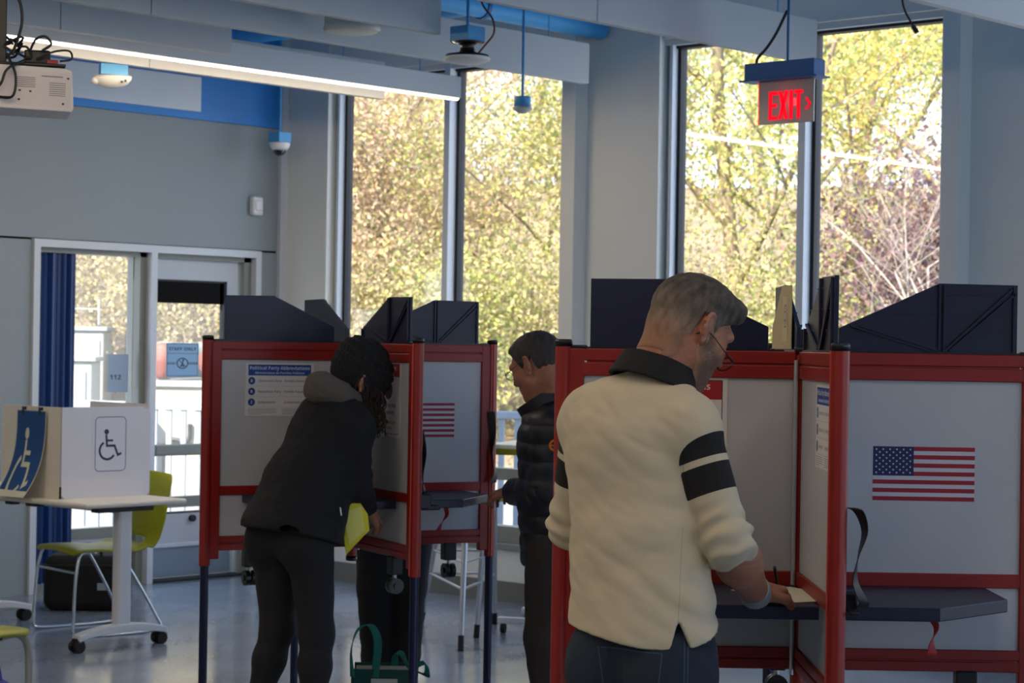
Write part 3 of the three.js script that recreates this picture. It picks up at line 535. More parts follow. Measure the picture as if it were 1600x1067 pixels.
// ---------------------------------------------------------------- voting booths: four arms round a centre post
const ARM = 0.612;
function booth(label, p, turn) {
  const b = thing('voting_booth', label, 'voting booth', p, turn, 'four station voting booths');
  const hoodPts = [[0.09, 0], [0.545, 0], [0.545, 0.176], [0.345, 0.178], [0.09, 0.06]];
  const G = {
    post: new THREE.CylinderGeometry(0.0215, 0.0215, 0.875, 20).translate(ARM, 1.0925, 0), keel: rbx(ARM - 0.053, ARM - 0.012, 0.68, 1.522, -0.014, 0.014, 0.004),
    groove: mergeGeometries([bx(ARM - 0.003, ARM + 0.003, 0.66, 1.525, 0.0195, 0.0235), bx(ARM - 0.012, ARM - 0.009, 0.66, 1.525, 0.0165, 0.0205)].map((g) => g.toNonIndexed())),
    cap: lathe([[0, 1.544], [0.019, 1.544], [0.0225, 1.54], [0.0225, 1.526], [0, 1.526]], 20).translate(ARM, 0, 0), leg: new THREE.CylinderGeometry(0.0165, 0.0165, 0.66, 16).translate(ARM, 0.34, 0), foot: lathe([[0, 0], [0.02, 0], [0.022, 0.008], [0.019, 0.03], [0, 0.03]], 16).translate(ARM, 0, 0),
    top: mergeGeometries([rbx(0.02, ARM - 0.05, 1.49, 1.522, -0.013, 0.013, 0.003), rbx(0.02, ARM - 0.05, 1.452, 1.486, -0.013, 0.013, 0.003), bx(0.02, ARM - 0.06, 1.48, 1.5, -0.008, 0.008)].map((g) => g.index ? g.toNonIndexed() : g)),
    mid: rbx(0.02, ARM - 0.05, 0.926, 0.962, -0.012, 0.012, 0.003),
    low: mergeGeometries([rbx(0.02, ARM - 0.05, 0.742, 0.768, -0.013, 0.013, 0.003), rbx(0.02, ARM - 0.05, 0.712, 0.738, -0.013, 0.013, 0.003), bx(0.02, ARM - 0.06, 0.73, 0.75, -0.008, 0.008)].map((g) => g.index ? g.toNonIndexed() : g)),
    up: bx(0.02, ARM - 0.048, 0.955, 1.46, -0.004, 0.004), dn: bx(0.02, ARM - 0.048, 0.76, 0.935, -0.004, 0.004),
    hood: extr(hoodPts, 0.008, 0.0015).translate(0, 1.524, -0.004), ledge: bx(0.05, ARM - 0.048, 1.518, 1.526, -0.01, 0.01), clip: rbx(ARM - 0.06, ARM - 0.02, 1.518, 1.53, -0.013, 0.013, 0.003),
    bracket: rbx(0.40, 0.455, 0.645, 0.715, -0.022, 0.022, 0.005), stem: cyl(V(0.428, 0.655, 0.0), V(0.428, 0.615, 0), 0.008),
    knob: mergeGeometries([cyl(V(0.406, 0.602, 0), V(0.424, 0.602, 0), 0.03, 0.03, 18), cyl(V(0.432, 0.602, 0), V(0.45, 0.602, 0), 0.03, 0.03, 18), cyl(V(0.4, 0.602, 0), V(0.456, 0.602, 0), 0.012)].map((g) => g.toNonIndexed())),
    shelf: extr([[0.018, 0.018], [0.47, 0.018], [0.47, 0.265], [0.265, 0.47], [0.018, 0.47]], 0.026, 0.003).rotateX(Math.PI / 2).translate(0, 0.926, 0),
  };
  const ribs = []; // moulded ribs on one face of each hood
  const bar = (x0, y0, x1, y1, w = 0.005, th = 0.009) => { const L = Math.hypot(x1 - x0, y1 - y0); return bx(0, L, -w / 2, w / 2, 0, th).rotateZ(Math.atan2(y1 - y0, x1 - x0)).translate(x0, y0 + 1.524, 0.004); };
  for (const dx of [0, 0.012]) { ribs.push(bar(0.345 + dx, 0.004, 0.345 + dx, 0.174), bar(0.36 + dx, 0.006, 0.53 + dx * 0.6, 0.165 - dx), bar(0.12 + dx * 2, 0.066, 0.32 + dx * 2, 0.006)); }
  for (const y of [0.05, 0.1, 0.15]) ribs.push(bar(y > 0.06 ? 0.09 + (y - 0.058) * 2.1 : 0.092, y, 0.542, y, 0.003, 0.004)); ribs.push(bar(0.535, 0.004, 0.535, 0.172), bar(0.094, 0.004, 0.094, 0.056));
  G.ribs = mergeGeometries(ribs.map((g) => g.toNonIndexed()));
  for (let k = 0; k < 4; k++) {
    const put = (name, g, m, parent = b) => { const o = obj(name, g, m, parent); if (parent === b) o.rotation.y = -k * Math.PI / 2; return o; };
    const po = put('post', G.post, M.red); obj('groove', G.groove, std(0xc94433, 0.3), po); put('post_keel', G.keel, M.red); put('post_cap', G.cap, M.blackPlastic);
    put('leg', G.leg, M.navyLeg); put('foot', G.foot, M.rubber); put('top_rail', G.top, M.red); put('middle_rail', G.mid, M.red); put('bottom_rail', G.low, M.red);
    put('panel', G.up, M.panelWhite); put('lower_panel', G.dn, M.panelWhite); put('hood_ledge', G.ledge, M.blackPlastic); put('rail_clip', G.clip, M.blackPlastic);
    const hd = put('hood', G.hood, M.navy); obj('rib', G.ribs, M.navy, hd);
    put('leg_bracket', G.bracket, M.black); const kn = put('wing_knob', G.knob, M.blackPlastic); obj('stem', G.stem, M.alu, kn);
    put('shelf', G.shelf, M.navy);
  }
  obj('centre_post', [new THREE.CylinderGeometry(0.021, 0.021, 0.86, 20).translate(0, 1.1, 0)], M.red, b);
  obj('centre_rod', [cyl(V(-0.02, 0.7, 0.021), V(-0.02, 1.5, 0.021), 0.006, 0.006, 8), cyl(V(0.02, 0.7, 0.021), V(0.02, 1.5, 0.021), 0.005, 0.005, 8)], M.alu, b);
  obj('centre_cap', lathe([[0, 1.535], [0.02, 1.535], [0.023, 1.53], [0.023, 1.515], [0, 1.515]], 20), M.blackPlastic, b);
  obj('centre_foot', lathe([[0, 0.655], [0.02, 0.655], [0.023, 0.66], [0.023, 0.675], [0, 0.675]], 20), M.blackPlastic, b);
  const fl = new THREE.PlaneGeometry(0.26, 0.138).translate(0.312, 1.215, 0.0046);
  for (const k of [0, 2]) { const o = obj('flag_print', fl, std(0xffffff, 0.6, { map: flagTex }), b); o.rotation.y = -k * Math.PI / 2; o.userData.label = 'printed stars and stripes flag'; }
  return b;
}
const BR = toWorld(0.7446, 0, 5.4), BL = toWorld(-0.626, 0, 8.425), TR = YAW, TL = YAW + THREE.MathUtils.degToRad(26.9);
booth('nearer red framed voting booth with the whole flag showing', [BR.x, 0, BR.z], TR);
booth('farther red framed voting booth where the person in the knit hat stands', [BL.x, 0, BL.z], TL);
// posters stuck on the booth panels: arm k, distance along the arm, height of the lower edge
function poster(name, label, B, turn, k, along, y, w, h, tex) {
  const a = turn - k * Math.PI / 2, loc = V(along, y, 0.0058).applyAxisAngle(V(0, 1, 0), a);
  const t = thing(name, label, 'poster', [B.x + loc.x, y, B.z + loc.z], a, 'instruction posters on the booth panels');
  obj('sheet', bx(-w / 2, w / 2, 0, h, -0.0008, 0), std(0xd6d5d2, 0.7), t); obj('print', new THREE.PlaneGeometry(w, h).translate(0, h / 2, 0.0006), std(0xffffff, 0.65, { map: tex }), t); return t;
}
// the left arm shows its other face, so those posters use the arm turned half round
function posterBack(name, label, B, turn, k, along, y, w, h, tex) {
  const a = turn - k * Math.PI / 2, loc = V(along, y, -0.0058).applyAxisAngle(V(0, 1, 0), a);
  const t = thing(name, label, 'poster', [B.x + loc.x, y, B.z + loc.z], a + Math.PI, 'instruction posters on the booth panels');
  obj('sheet', bx(-w / 2, w / 2, 0, h, -0.0008, 0), std(0xd6d5d2, 0.7), t); obj('print', new THREE.PlaneGeometry(w, h).translate(0, h / 2, 0.0006), std(0xffffff, 0.65, { map: tex }), t); return t;
}
posterBack('party_poster', 'blue headed party abbreviations poster left of the knit hat', BL, TL, 2, 0.318, 1.232, 0.285, 0.208, posterParty);
poster('dot_poster', 'red headed fill in the dot poster right of the knit hat', BL, TL, 1, 0.355, 1.165, 0.235, 0.29, posterDot);
poster('party_poster', 'blue headed party poster on the edge-on panel beside the flag', BR, TR, 1, 0.42, 1.245, 0.255, 0.2, posterParty);
posterBack('dot_poster', 'red headed instruction poster beside the bearded chin', BR, TR, 2, 0.305, 1.165, 0.225, 0.29, posterDot);
{ // seal sticker card standing behind the nearer booth's centre
  const p = V(0.0, 1.53, -0.34).applyAxisAngle(V(0, 1, 0), TR), seal = canvasTex(220, 300, (c, w, h) => { c.fillStyle = '#c9b98c'; c.fillRect(0, 0, w, h); c.strokeStyle = '#33415e'; c.lineWidth = 10; c.beginPath(); c.arc(w / 2, 130, 74, 0, 7); c.stroke(); c.lineWidth = 4; c.beginPath(); c.arc(w / 2, 130, 52, 0, 7); c.stroke(); c.fillStyle = '#33415e'; c.fillRect(84, 96, 52, 70); c.fillStyle = '#b8c2c8'; c.fillRect(94, 108, 32, 44); });
  const t = thing('seal_card', 'beige card with a round seal on the rear hood of the nearer booth', 'card', [BR.x + p.x, 1.528, BR.z + p.z], TR - Math.PI / 2);
  obj('card', extr([[-0.2, 0], [0.2, 0], [0.2, 0.168], [0.0, 0.17], [-0.2, 0.058]], 0.002).translate(0, 0, 0.0115), std(0xb9a878, 0.6), t);
  obj('seal_print', new THREE.PlaneGeometry(0.1, 0.12).translate(0.08, 0.08, 0.0142), std(0xffffff, 0.6, { map: seal }), t);
}
// loose straps
function strap(label, B, turn, pts, w, mat, side = V(0.6, 0, 1)) {
  const t = thing('strap', label, 'strap', [B.x, 0, B.z], turn, 'straps hanging on the booths');
  obj('webbing', ribbon(pts.map((p) => V(...p)), w, 0.002, (s) => V(Math.cos(s * 3.4), 0, Math.sin(s * 3.4) + 0.2)), mat, t); return t;
}
{
  const s = strap('long twisted black strap on the post beside the flag', BR, TR, [[0.026, 1.17, 0.6], [0.045, 1.165, 0.61], [0.062, 1.12, 0.61], [0.05, 1.06, 0.6], [0.046, 1.0, 0.59], [0.068, 0.95, 0.58], [0.06, 0.93, 0.55]], 0.028, M.black);
  obj('buckle', [rbx(0.022, 0.062, 0.925, 0.975, 0.5, 0.56, 0.012), rbx(0.03, 0.05, 0.928, 0.936, 0.555, 0.63, 0.003)], M.black, s);
  strap('red ribbon end hanging under the flag station shelf', BR, TR, [[0.25, 0.905, 0.44], [0.262, 0.88, 0.44], [0.252, 0.845, 0.44], [0.254, 0.815, 0.44]], 0.022, std(0x9a1420, 0.6));
  const s2 = strap('black strap with buckle on the front post of the farther booth', BL, TL, [[0.024, 1.2, 0.59], [0.034, 1.12, 0.6], [0.03, 1.03, 0.6], [0.045, 0.97, 0.59], [0.05, 0.94, 0.57]], 0.026, M.black);
  obj('buckle', [rbx(0.02, 0.075, 0.9, 0.965, 0.55, 0.6, 0.012), rbx(0.05, 0.11, 0.9, 0.92, 0.56, 0.6, 0.006)], M.black, s2);
  strap('black strap on the right post of the farther booth', BL, TL, [[0.6, 1.25, 0.024], [0.605, 1.16, 0.03], [0.6, 1.08, 0.03], [0.615, 1.0, 0.04], [0.6, 0.96, 0.05]], 0.03, M.black);
  strap('red ribbon end under the shelf of the farther booth', BL, TL, [[0.2, 0.9, 0.45], [0.2, 0.87, 0.46], [0.18, 0.84, 0.46], [0.17, 0.81, 0.45]], 0.018, std(0x9a1420, 0.6));
}

// ---------------------------------------------------------------- accessible voting table, chairs
{
  const t = thing('flip_top_table', 'white wheeled table carrying the white privacy screen', 'table', [1.41, 0, 2.872]);
  obj('top', rbx(-0.78, 0.81, 0.704, 0.73, -0.3, 0.32, 0.012, 3), std(0xd9d6c8, 0.4), t);
  for (const x of [-0.48, 0.68]) {
    obj('column', rbx(x - 0.028, x + 0.028, 0.1, 0.69, -0.045, 0.045, 0.02, 4), M.whiteEnamel, t);
    const arch = []; for (let i = 0; i <= 12; i++) { const u = -1 + i / 6; arch.push([u * 0.27, 0.085 + 0.035 * (1 - u * u)]); } for (let i = 12; i >= 0; i--) { const u = -1 + i / 6; arch.push([u * 0.27, 0.055 + 0.025 * (1 - u * u) + (Math.abs(u) > 0.9 ? -0.008 : 0)]); }
    obj('foot_beam', extr(arch, 0.05, 0.006).rotateY(Math.PI / 2).translate(x - 0.025, 0.0, 0), M.whiteEnamel, t);
    for (const z of [-0.25, 0.25]) { const c = obj('caster', [cyl(V(x - 0.03, 0.03, z + 0.012), V(x - 0.008, 0.03, z + 0.012), 0.03, 0.03, 20), cyl(V(x + 0.008, 0.03, z + 0.012), V(x + 0.03, 0.03, z + 0.012), 0.03, 0.03, 20), rbx(x - 0.022, x + 0.022, 0.03, 0.07, z - 0.02, z + 0.03, 0.008)], M.rubber, t); obj('brake', rbx(x - 0.01, x + 0.01, 0.03, 0.04, z + 0.03, z + 0.055, 0.003), M.rubber, c); }
    obj('hinge_box', rbx(x - 0.03, x + 0.03, 0.672, 0.705, -0.17, 0.17, 0.004), M.black, t);
  }
  obj('under_rail', rbx(-0.48, 0.68, 0.66, 0.7, -0.02, 0.02, 0.004), M.whiteEnamel, t);
  obj('latch', [rbx(0.26, 0.34, 0.685, 0.705, 0.22, 0.28, 0.004), rbx(0.1, 0.16, 0.685, 0.705, 0.24, 0.29, 0.004), rbx(-0.32, -0.22, 0.675, 0.705, 0.26, 0.31, 0.008)], M.black, t);
  const pl = obj('plug', rbx(-0.24, -0.22, 0.682, 0.696, 0.305, 0.32, 0.004), std(0xb8761a, 0.5), t);
  // privacy screen
  const s = thing('privacy_screen', 'folded white cardboard privacy screen on the wheeled table', 'privacy screen', [1.9, 0.7305, 3.11]);
  const P = (w, h) => [[0, 0], [w, 0], [w, h - 0.05], [w - 0.012, h - 0.02], [w - 0.05, h], [0, h]];
  obj('side_panel', extr([[0.02, 0], [0.53, 0], [0.545, 0.02], [0.545, 0.4], [0.53, 0.435], [0.49, 0.45], [0, 0.45], [0, 0.02]], 0.005, 0.001).rotateY(Math.PI / 2).translate(0, 0, 0), M.cardWhite, s);
  obj('front_panel', bx(-0.5, 0.003, 0, 0.45, -0.005, 0), M.cardboard, s);
  obj('back_panel', bx(-0.5, 0.003, 0, 0.462, -0.545, -0.54), M.cardWhite, s);
  obj('fold_tape', bx(-0.004, 0.006, 0, 0.06, -0.003, 0.003), M.black, s);
  const a = thing('access_sign', 'white sheet with a dark wheelchair symbol on the privacy screen', 'sign', [1.9065, 0.845, 2.815], Math.PI / 2);
  obj('sheet', bx(-0.11, 0.11, 0, 0.3, -0.001, 0), std(0xd6d8e4, 0.6), a); obj('print', new THREE.PlaneGeometry(0.22, 0.3).translate(0, 0.15, 0.0006), std(0xffffff, 0.6, { map: accessTex }), a);
  // curling blue banner clipped to the front panel
  const b = thing('access_banner', 'blue wheelchair banner curling off the front of the privacy screen', 'sign', [1.67, 0.73, 3.122]);
  const n = 24, pos = [], uv = [], idx = [], W = 0.25, Hh = 0.425;
  for (let i = 0; i <= n; i++) for (const u of [0, 1]) { const v = i / n, k = v * v; pos.push(-W / 2 + u * W - 0.0 * k, Hh * (1 - v) + 0.006, 0.002 + 0.13 * k * v); uv.push(u, 1 - v); }
  for (let i = 0; i < n; i++) idx.push(i * 2, i * 2 + 2, i * 2 + 1, i * 2 + 1, i * 2 + 2, i * 2 + 3);
  const g = new THREE.BufferGeometry(); g.setAttribute('position', new THREE.Float32BufferAttribute(pos, 3)); g.setAttribute('uv', new THREE.Float32BufferAttribute(uv, 2)); g.setIndex(idx); g.computeVertexNormals();
  obj('print', g, std(0xffffff, 0.5, { map: bannerTex }), b); obj('backing', g.clone().translate(0, 0, -0.0015), std(0xcfcdb8, 0.6, { side: THREE.DoubleSide }), b);
  for (const x of [-0.07, 0.07]) obj('clip', rbx(x - 0.008, x + 0.008, Hh - 0.02, Hh + 0.022, -0.02, 0.006, 0.002), std(0x16264a, 0.4), b);
  const cord = tag(obj('power_cord', [tube([V(1.2, 0.7, 3.18), V(1.2, 0.55, 3.22), V(1.26, 0.42, 3.25), V(1.12, 0.25, 3.26), V(1.05, 0.12, 3.24), V(1.2, 0.01, 3.3)], 0.005, 6, 60), tube([V(1.21, 0.7, 3.18), V(1.24, 0.52, 3.22), V(1.14, 0.4, 3.25), V(1.3, 0.28, 3.27), V(1.22, 0.14, 3.26), V(1.1, 0.01, 3.28)], 0.005, 6, 60)], M.black), 'black cords dangling from the wheeled table to the floor', 'cord');
}
// moulded lime shell chair: front towards +z of its group
function shellChair(name, label, p, turn, sled = true) {
  const t = thing(name, label, 'chair', p, turn, 'lime green chairs');
  const prof = [[0, 0.435, 0.24], [0, 0.45, 0.215], [0, 0.455, 0.1], [0, 0.445, -0.05], [0, 0.45, -0.14], [0, 0.485, -0.2], [0, 0.56, -0.235], [0, 0.68, -0.262], [0, 0.79, -0.285], [0, 0.83, -0.3]];
  const c = new THREE.CatmullRomCurve3(prof.map((q) => V(...q))), nu = 40, nv = 16, pos = [], idx = [];
  for (const side of [1, -1]) for (let i = 0; i <= nu; i++) for (let j = 0; j <= nv; j++) {
    const u = i / nu, v = j / nv * 2 - 1, q = c.getPoint(u), tg = c.getTangent(u), nrm = V(0, -tg.z, tg.y).multiplyScalar(-1);
    const edge = Math.min(1, Math.min(u, 1 - u) * 9), w = 0.225 * (0.86 + 0.14 * Math.sqrt(edge)) * (u > 0.52 ? 1 - 0.1 * (u - 0.52) : 1);
    const curl = 0.03 * v * v * (u > 0.5 ? 1.2 : 0.5);
    const o = q.clone().addScaledVector(nrm, curl + side * 0.005); pos.push(v * w, o.y, o.z);
  }
  const N = (nu + 1) * (nv + 1), hole = (i, j) => { const u = (i + 0.5) / nu, v = (j + 0.5) / nv * 2 - 1; return u > 0.5 && u < 0.58 && Math.abs(v) < 0.62; };
  for (let i = 0; i < nu; i++) for (let j = 0; j < nv; j++) {
    if (hole(i, j)) continue; const a = i * (nv + 1) + j, b = a + 1, d = a + nv + 1, e = d + 1; idx.push(a, b, d, b, e, d, a + N, d + N, b + N, b + N, d + N, e + N);
    const skirt = (p0, p1) => idx.push(p0, p1, p0 + N, p1, p1 + N, p0 + N);
    if (j === 0 || hole(i, j - 1)) skirt(a, d); if (j === nv - 1 || hole(i, j + 1)) skirt(e, b); if (i === 0 || hole(i - 1, j)) skirt(b, a); if (i === nu - 1 || hole(i + 1, j)) skirt(d, e);
  }
  const g = new THREE.BufferGeometry(); g.setAttribute('position', new THREE.Float32BufferAttribute(pos, 3)); g.setIndex(idx); g.computeVertexNormals(); g.setAttribute('uv', new THREE.Float32BufferAttribute(new Float32Array(pos.length / 3 * 2), 2));
  obj('shell', g, M.lime, t);
  if (sled) for (const x of [-0.2, 0.2]) {
    obj('leg', tube([V(x * 0.9, 0.43, 0.12), V(x, 0.425, 0.19), V(x * 1.04, 0.36, 0.215), V(x * 1.08, 0.1, 0.235), V(x * 1.09, 0.02, 0.235), V(x * 1.09, 0.011, 0.2), V(x * 1.1, 0.011, -0.2), V(x * 1.1, 0.02, -0.27), V(x * 1.05, 0.1, -0.235), V(x * 0.95, 0.33, -0.1), V(x * 0.9, 0.43, -0.03)], 0.0085, 8, 90), M.chrome, t);
  }
  if (sled) obj('cross_bar', [cyl(V(-0.215, 0.33, 0.217), V(0.215, 0.33, 0.217), 0.007), cyl(V(-0.19, 0.43, 0.1), V(0.19, 0.43, 0.1), 0.007)], M.chrome, t);
  return t;
}
{ const p = toWorld(-2.15, 0, 11.0); shellChair('shell_chair', 'lime green sled base chair tucked behind the wheeled table', [p.x, 0, p.z], YAW - 0.88); }
{
  const p = toWorld(-2.07, 0, 7.75), t = shellChair('shell_chair', 'lime chair with grey tube legs cut off at the lower left corner', [p.x, 0, p.z], YAW + 1.1, false);
  for (const [x, z] of [[-0.2, 0.2], [0.2, 0.2], [-0.2, -0.2], [0.2, -0.2]]) obj('leg', tube([V(x * 0.4, 0.425, z), V(x * 0.9, 0.425, z), V(x * 1.12, 0.39, z * 1.02), V(x * 1.16, 0.2, z * 1.06), V(x * 1.18, 0, z * 1.1)], 0.014, 10, 40), std(0x9a9a92, 0.4), t);
  const q = toWorld(-1.72, 0, 6.85), b = thing('cloth_bag', 'purple fabric bag at the lower left corner', 'bag', [q.x, 0, q.z], YAW);
  const bag = new THREE.SphereGeometry(0.2, 32, 20); const bp = bag.attributes.position; for (let i = 0; i < bp.count; i++) { const x = bp.getX(i), y = bp.getY(i), z = bp.getZ(i), k = 1 + 0.09 * noise(x * 9, y * 9, z * 9); bp.setXYZ(i, x * k, Math.max(0, y * 1.15 * k + 0.2), z * k); } bag.computeVertexNormals();
  obj('body', bag, std(0x4a4a9a, 0.9), b); obj('handle', tube([V(-0.08, 0.41, 0), V(-0.06, 0.47, 0), V(0.06, 0.47, 0), V(0.08, 0.41, 0)], 0.008), std(0x3c3c86, 0.9), b);
}
{ // black holdall behind the lime chair
  const p = toWorld(-2.4, 0, 11.9), t = thing('holdall', 'black holdall standing behind the lime chair', 'bag', [p.x, 0, p.z], YAW + 0.1);
  obj('body', rbx(-0.2, 0.27, 0, 0.31, -0.15, 0.15, 0.06, 5), std(0x0d0e10, 0.85), t);
  obj('lid_seam', rbx(-0.2, 0.27, 0.25, 0.262, -0.153, 0.153, 0.005), M.black, t); obj('handle', tube([V(-0.05, 0.3, 0.1), V(-0.03, 0.36, 0.1), V(0.1, 0.36, 0.1), V(0.12, 0.3, 0.1)], 0.01), M.black, t);
  obj('tag', bx(0.1, 0.15, 0.12, 0.16, 0.151, 0.153), std(0x9aa2a8, 0.6), t);
}
{ // high stool and bar table beyond the farther booth
  const C = toWorld(-0.22, 0, 11.0), t = thing('bar_stool', 'tall stool with thin white legs beyond the farther booth', 'stool', [C.x, 0, C.z], YAW);
  const tips = [[-0.25, -0.5], [-0.01, 0.5], [0.06, 0.02], [0.15, -0.52]], tops = [[-0.13, -0.16], [0.0, 0.18], [0.1, 0.05], [0.14, -0.18]];
  const at = (i, y) => { const k = 1 - y / 0.72; return V(tops[i][0] + (tips[i][0] - tops[i][0]) * k, y, tops[i][1] + (tips[i][1] - tops[i][1]) * k); };
  for (let i = 0; i < 4; i++) { obj('leg', cyl(at(i, 0.06), at(i, 0.72), 0.013, 0.017), M.alu, t); obj('tip', cyl(at(i, 0), at(i, 0.07), 0.015, 0.015), M.rubber, t); }
  for (const y of [0.29, 0.42]) for (const [i, j] of [[0, 1], [1, 2], [2, 3], [3, 0]]) obj('foot_bar', cyl(at(i, y), at(j, y), 0.007), M.alu, t);
  obj('seat', rbx(-0.19, 0.19, 0.72, 0.75, -0.2, 0.2, 0.014, 3), M.lime, t); obj('backrest', rbx(0.12, 0.145, 0.76, 1.02, -0.17, 0.17, 0.012, 3), M.lime, t);
  const D = toWorld(0.34, 0, 11.3), b = thing('bar_table', 'high white table with an olive edge behind the puffer jacket', 'table', [D.x, 0, D.z], YAW - 0.3);
  obj('top', rbx(-0.4, 0.5, 0.975, 1.0, -0.3, 0.3, 0.006), M.whiteEnamel, b); obj('edge_band', bx(-0.402, 0.502, 0.945, 0.976, -0.302, 0.302), std(0x8a7f1e, 0.5), b);
  for (const z of [-0.22, 0.22]) { obj('column', rbx(-0.13, -0.08, 0.08, 0.95, z - 0.02, z + 0.02, 0.008), M.alu, b); obj('column', rbx(0.28, 0.33, 0.08, 0.95, z - 0.02, z + 0.02, 0.008), M.alu, b); }
  obj('base_beam', [rbx(-0.34, 0.42, 0.05, 0.085, 0.2, 0.24, 0.008), rbx(-0.34, 0.42, 0.05, 0.085, -0.24, -0.2, 0.008), rbx(-0.12, -0.09, 0.05, 0.08, -0.22, 0.22, 0.006)], M.whiteEnamel, b);
  for (const [x, z] of [[-0.31, 0.22], [-0.31, -0.22], [0.39, 0.22], [0.39, -0.22]]) obj('caster', cyl(V(x - 0.012, 0.025, z), V(x + 0.012, 0.025, z), 0.025, 0.025, 14), M.rubber, b);
}
{ // teal tote on the floor
  const p = toWorld(-0.46, 0, 8.05), t = thing('tote_bag', 'dark teal tote bag with looped handles on the floor', 'bag', [p.x, 0, p.z], YAW);
  const teal = std(0x0e6a5c, 0.85, { side: THREE.DoubleSide }), dk = std(0x0a4038, 0.9);
  const y1 = 0.295; obj('body', [bx(-0.125, 0.12, 0, y1, 0.085, 0.09), bx(-0.125, 0.12, 0, y1, -0.09, -0.085), bx(-0.125, -0.12, 0, y1 - 0.02, -0.09, 0.09), bx(0.115, 0.12, 0, y1 - 0.02, -0.09, 0.09), bx(-0.125, 0.12, 0, 0.006, -0.09, 0.09)], dk, t);
  obj('lining', [bx(-0.118, 0.113, 0.01, y1 - 0.012, -0.084, -0.08), bx(-0.118, 0.113, 0.01, 0.2, -0.08, 0.08)], std(0xb0aea0, 0.8), t);
  obj('print', bx(-0.05, 0.05, 0.1, 0.26, 0.0895, 0.091), std(0xa9b0a8, 0.7), t);
  obj('handle', ribbon([V(-0.12, y1 - 0.03, 0.092), V(-0.125, y1 + 0.08, 0.092), V(-0.1, y1 + 0.15, 0.08), V(-0.06, y1 + 0.165, 0.07), V(-0.03, y1 + 0.12, 0.08), V(-0.035, y1 - 0.03, 0.092)], 0.03, 0.003, (s) => V(Math.cos(s * 2.6 + 0.9), 0, Math.sin(s * 2.6 + 0.9)), 60), teal, t);
  obj('handle', ribbon([V(0.03, y1 - 0.03, -0.088), V(0.03, y1 + 0.03, -0.07), V(0.06, y1 + 0.05, 0.02), V(0.1, y1 + 0.01, 0.1), V(0.15, y1 + 0.03, 0.1), V(0.16, y1 - 0.02, 0.06), V(0.11, y1 - 0.03, -0.088)], 0.032, 0.003, (s) => V(Math.cos(s * 3), 0.7, Math.sin(s * 3)), 60), teal, t);
}

// ---------------------------------------------------------------- people: smooth signed-distance bodies meshed with surface nets
const clamp = (x, a, b) => Math.max(a, Math.min(b, x));
const smin = (a, b, k) => { const h = Math.max(k - Math.abs(a - b), 0) / k; return Math.min(a, b) - h * h * k * 0.25; };
const smax = (a, b, k) => -smin(-a, -b, k);
// distance to a tapered capsule; squash (optional) thins it along a direction
function cap(a, ra, b, rb, F, k = 1) {
  const bx_ = b.x - a.x, by = b.y - a.y, bz = b.z - a.z, bb = bx_ * bx_ + by * by + bz * bz || 1e-9, mx = (a.x + b.x) / 2, my = (a.y + b.y) / 2, mz = (a.z + b.z) / 2, q = 1 / k - 1;
  const fd = F ? F.clone().normalize() : null;
  return (x, y, z) => {
    let s = 1;
    let t0 = ((x - a.x) * bx_ + (y - a.y) * by + (z - a.z) * bz) / bb; t0 = t0 < 0 ? 0 : t0 > 1 ? 1 : t0;
    let dx = x - a.x - bx_ * t0, dy = y - a.y - by * t0, dz = z - a.z - bz * t0;
    if (fd) { const w = (dx * fd.x + dy * fd.y + dz * fd.z) * q; dx += fd.x * w; dy += fd.y * w; dz += fd.z * w; s = 0.5 * (1 + k); }
    return (Math.sqrt(dx * dx + dy * dy + dz * dz) - (ra + (rb - ra) * t0)) * s;
  };
}
function ell(c, r, ax) { // ellipsoid with axes ax = [X, Y, Z]
  const m = Math.min(...r);
  return (x, y, z) => {
    const dx = x - c.x, dy = y - c.y, dz = z - c.z; let s = 0, g = 0;
    for (let i = 0; i < 3; i++) { const A = ax ? ax[i] : null, u = (A ? dx * A.x + dy * A.y + dz * A.z : [dx, dy, dz][i]) / r[i]; s += u * u; g += (u / r[i]) ** 2; }
    const k0 = Math.sqrt(s), k1 = Math.sqrt(g); return k1 < 1e-6 ? -m : k0 * (k0 - 1) / k1;
  };
}
const union = (list, k) => (x, y, z) => { let d = list[0](x, y, z); for (let i = 1; i < list.length; i++) d = smin(d, list[i](x, y, z), k); return d; };
